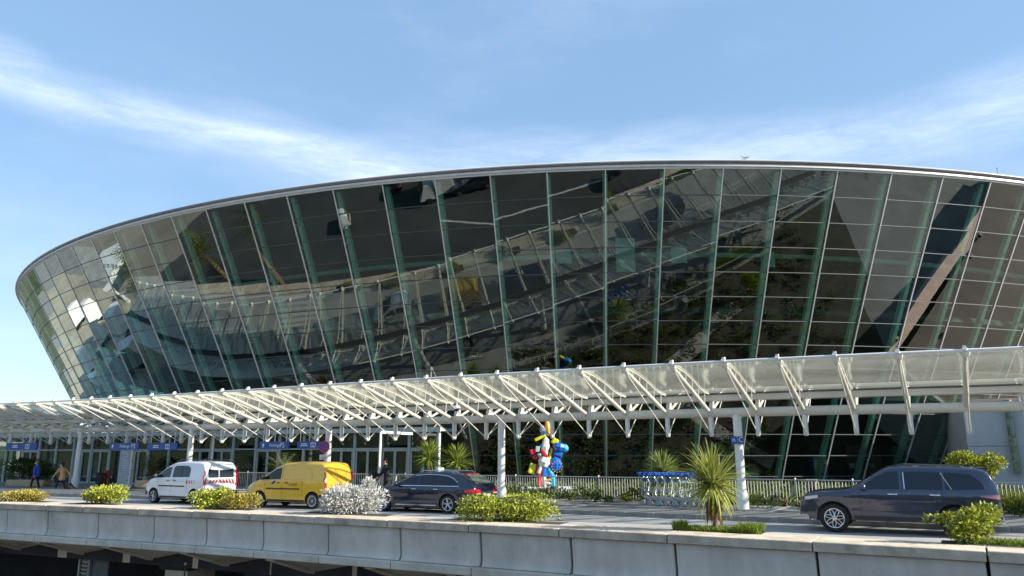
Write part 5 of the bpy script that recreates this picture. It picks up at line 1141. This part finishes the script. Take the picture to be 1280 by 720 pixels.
t = thing('shrub_tree', 'yellow-green shrub on a forked trunk before the concrete wing, above the dark suv', 'shrub', (18.05, 29.6, .15))
b = MB(); leafcloud(b, (0, 0, 1.55), (1.05, .8, .60), 2900, .11, .035, LG and 61, lumps=10, zmin=.9); leafcloud(b, (.35, 0, 1.15), (.6, .5, .4), 500, .13, .04, 62, lumps=5, zmin=.6); b.build('foliage', LG, t)
b = MB()
for dx, dy in ((-.5, 0), (.0, .2), (.45, -.1), (.75, .1), (-.2, -.2)): b.tube([(.1, 0, 0), (.1 + dx * .3, dy * .3, .7), (.1 + dx, dy, 1.45)], [.05, .035, .012], 6)
b.build('trunk', M_BARK, t, smooth=60)
# plants along the railing
r_ = random.Random(8)
hedge_me = [crown_mesh('blades', leafmat('daylily_blade', (.55, .56, .10), (.16, .20, .03)), 150, .55, .95, .016, 70 + k, 30, 88, .5) for k in range(3)]
k = 0; xx = 9.55
while xx < 12.9:
    x, y = off(xx, 12.35); t = thing('strap_leaf_plant', 'narrow strap-leaved clump before the railing, %s from the right-hand pillar' % ('nearest', 'second', 'third', 'fourth', 'fifth', 'sixth', 'seventh', 'eighth', 'ninth', 'tenth', 'eleventh', 'twelfth')[min(k, 11)], 'plant', (x, y, .14), group='strap-leaved clumps along the railing'); o = put('blades', hedge_me[k % 3], t); o.rotation_euler = (0, 0, r_.uniform(0, 6)); o.scale = (1, 1, r_.uniform(.95, 1.3)); xx += .30; k += 1
for xx, m_, lab, s_ in ((3.6, LT, 'tuft of long grass before the railing right of the sculpture', 1.25), (4.6, LR, 'ginger-centred rosette plant before the railing, left one of a pair', .7), (5.1, LG2, 'pale rosette plant before the railing, right one of a pair', .75), (6.1, LG2, 'upright yellowish plant by the first luggage trolley', 1.0), (2.9, LT, 'thin grass tuft touching the sculpture plinth', .9), (-.8, LG, 'yellow-green tuft behind the tail of the navy estate car', .9), (.3, LG, 'yellow-green tuft left of the sculpture plinth', .8), (-13.5, LG, 'green tuft behind the railing between the white and yellow vans', 1.1), (-12.3, LG, 'green tuft behind the railing just left of the yellow van', 1.0), (17.4, LD, 'dark green tuft at the foot of the railing at far right', .9), (18.2, LD, 'dark green tuft at the right edge of the picture by the railing', .9)):
    x, y = off(xx, 12.3 if xx > -5 else 13.5); t = thing('rosette_plant', lab, 'plant', (x, y, .14)); put('blades', crown_mesh('blades', m_, 70, .35 * s_, .7 * s_, .016, int(xx * 10) + 300, 15, 86, .6), t)
# low scrub over the garden strip (mirrored in the glass)
b = MB(); r_ = random.Random(91)
for i in range(620):
    x = r_.uniform(-2, 27); y0 = off(x, 14.3)[1]; y1 = CY - math.sqrt(56.2 ** 2 - (x - CX) ** 2); y = r_.uniform(y0, y1)
    if x > 21.5 and (x - 24.1) * .484 + (y - 40) * .875 > -.8: continue
    q = r_.uniform(.25, .7); leafcloud(b, (x, y, .2 + q * .25), (q, q, q * .5), 60, .16, .05, i + 900, lumps=3, zmin=.16)
b.build('ground_cover', leafmat('scrub_leaf', (.13, .18, .04), (.03, .05, .012)), kind='stuff')
# ------------------------------------------------------------------ what stands behind and beside the viewer: only the glass shows it
M_BEIGE = mat('beige_forecourt', (.42, .37, .28), .9, var=.14, vs=.12, dirt=.4)
MB().add([(-42, 62, .157), (-46, 47, .157), (-140, 96, .157), (-240, 190, .157), (-120, 190, .157)], [(0, 1, 2, 3, 4)]).build('forecourt', M_BEIGE, kind='structure')
MB().add([(-240, -120, -6.49), (-110, -60, -6.49), (-74, 30, -6.49), (-74, 48, -6.49), (-200, 112, -6.49)], [(0, 1, 2, 3, 4)]).build('car_park_ground', mat('pale_car_park', (.30, .27, .22), .9, var=.15, vs=.1, dirt=.4), kind='structure')
for i, (x, y, rz) in enumerate(((-60, 62, .6), (-66, 71, .6), (-58, 76, 2.1), (-78, 74, .9), (-92, 86, .7), (-72, 84, .2), (-50, 61, 2.1))):
    t = thing('parked_truck', 'white box truck on the beige forecourt left of the terminal, number %s of seven' % ('one', 'two', 'three', 'four', 'five', 'six', 'seven')[i], 'truck', (x, y, .15), rz)
    MB().box((-.8, 0, 1.75), (4.6, 2.1, 2.5)).build('box_body', M_WHITE2, t, bevel=.05); MB().hexa([(1.6, -1, .5), (3.3, -1, .5), (3.3, 1, .5), (1.6, 1, .5), (1.6, -.95, 2.3), (2.5, -.9, 2.3), (2.5, .9, 2.3), (1.6, .95, 2.3)]).build('cab', M_WHITE2, t, bevel=.06); MB().box((0, 0, .5), (6, 1.8, .25)).build('chassis', M_BLKP, t); MB().hexa([(3.22, -.85, 1.1), (3.34, -.85, 1.1), (3.34, .85, 1.1), (3.22, .85, 1.1), (2.56, -.8, 2.15), (2.68, -.8, 2.15), (2.68, .8, 2.15), (2.56, .8, 2.15)]).build('windscreen', M_WGL, t)
    for xw in (-2.1, 2.4):
        for sg in (-1, 1): b = MB(); b.lathe([(0, -.13), (.4, -.13), (.4, .13), (0, .13)], 18, (xw, sg * .9, .4), 'y'); b.build('wheel', M_BLACK, t)
for i, (x, y, z, h) in enumerate(((-47, 40, -6.5, 8), (-40, 33, -6.5, 8.5), (-58, 53, .15, 4.5), (-30, 12, -6.5, 8), (24, 6, -6.5, 7), (34, 14, -6.5, 7), (44, 12, -6.5, 8))):
    t = thing('palm_tree', 'tall palm beyond the viewer seen only in the glass, ' + ('beside the left forecourt edge', 'left of the viaduct', 'on the beige forecourt', 'behind the viewer at left', 'behind the viewer at right', 'right below the road', 'far right below the road')[i], 'palm', (x, y, z)); b = MB(); b.tube([(0, 0, 0), (.1, 0, h * .5), (0, .1, h)], [.32, .25, .22], 10); b.build('trunk', M_BARK, t, smooth=60)
    if i == 0: PC = crown_mesh('crown', leafmat('tall_palm', (.22, .22, .04), (.04, .06, .01)), 70, 2.4, 3.4, .55, 81, -30, 80, .8, pin=True)
    put('crown', PC, t, (0, .1, h))
polyline_mark([(-40, -30), (-20, 16), (-12, 16), (60, -22)], .25, -6.485).build('lower_road_line', M_LINE, kind='structure')
t = thing('parking_deck', 'concrete parking deck behind the viewer across the lower road', 'building', (0, -14, -6.5), world=True)
for z in (-3.6, -.6, 2.4): MB().box((0, -22, z), (110, 30, .35), -R(14)).build('deck', M_CONC, t)
for k in range(14):
    x = -50 + 7.6 * k; y = -6.5 + (-x) * .249; MB().box((x, y - .6, -2.0), (.5, .5, 9.2), -R(14)).build('column', M_SOFF, t)
for z in (-3.0, 0.0, 3.0): MB().box((0 + 3.6, -6.9, z), (108, .2, .9), -R(14)).build('parapet', M_LEDGE, t)

b = MB(); r_ = random.Random(17); P = []
for k in range(61):
    a = R(-20 - 220 * k / 60); d = 420; P.append((d * math.cos(a), d * math.sin(a), 34 + 22 * math.sin(k * .37) + 12 * math.sin(k * .91 + 1) + r_.uniform(-3, 3)))
for (x0, y0, h0), (x1, y1, h1) in zip(P, P[1:]): b.quad((x0, y0, -6.6), (x1, y1, -6.6), (x1 * 1.15, y1 * 1.15, h1), (x0 * 1.15, y0 * 1.15, h0))
b.build('added_hills', mat('added_dark_hillside', (.05, .06, .035), .95, c2=(.02, .03, .015), vs=.03), kind='structure')  # out of view; added so the glass reflects a darker horizon

# dashed centre line of the upper road at the far left, bay lines on the forecourt, more vehicles on the lower road (all mirrored in the glass)
for k in range(16): polyline_mark([off(-36 - 3.4 * k, 3.5), off(-37.9 - 3.4 * k, 3.5)], .16, .004).build('lane_dash', M_LINE, kind='structure')
for k in range(10): polyline_mark([(-52 - 3.2 * k, 58 + 2.2 * k), (-49.6 - 3.2 * k, 62.4 + 2.2 * k)], .14, .162).build('bay_line', M_LINE, kind='structure')
for i, (src, x, y, rz, nm, lab) in enumerate(((ec.root, -27.5, 13.5, 150, 'parked_car', 'dark estate car on the lower road left of the white box truck'), (sc_.root, -14.5, 10.5, 155, 'parked_car', 'dark suv on the lower road behind the viewer'), (yv.root, -8, 4.5, 20, 'parked_van', 'yellow van on the lower road behind the viewer'), (wv.root, -33.5, 20.5, 140, 'parked_van', 'white van at the far left of the lower road'), (ec.root, 6, 7.5, 150, 'parked_car', 'dark estate car on the lower road straight behind the parapet'))):
    c = copy_tree(src); c.name = nm; c.location = (x, y, -6.5); c.rotation_euler = (0, 0, R(rz)); c['label'] = lab
t = copy_tree(bpy.data.objects['parked_truck']); t.location = (-20.5, 13.0, -6.5); t.rotation_euler = (0, 0, R(150)); t['label'] = 'white box truck on the lower road beyond the parapet'
t = thing('white_marquee', 'white flat-roofed pavilion on the forecourt at the far left', 'pavilion', (-70, 57, .15), R(40)); MB().box((0, 0, 3.2), (9, 6, .5)).build('roof', M_WHITE2, t, bevel=.05)
for sx in (-4, 4):
    for sy in (-2.6, 2.6): MB().box((sx, sy, 1.5), (.25, .25, 3.0)).build('post', M_WHITE2, t)
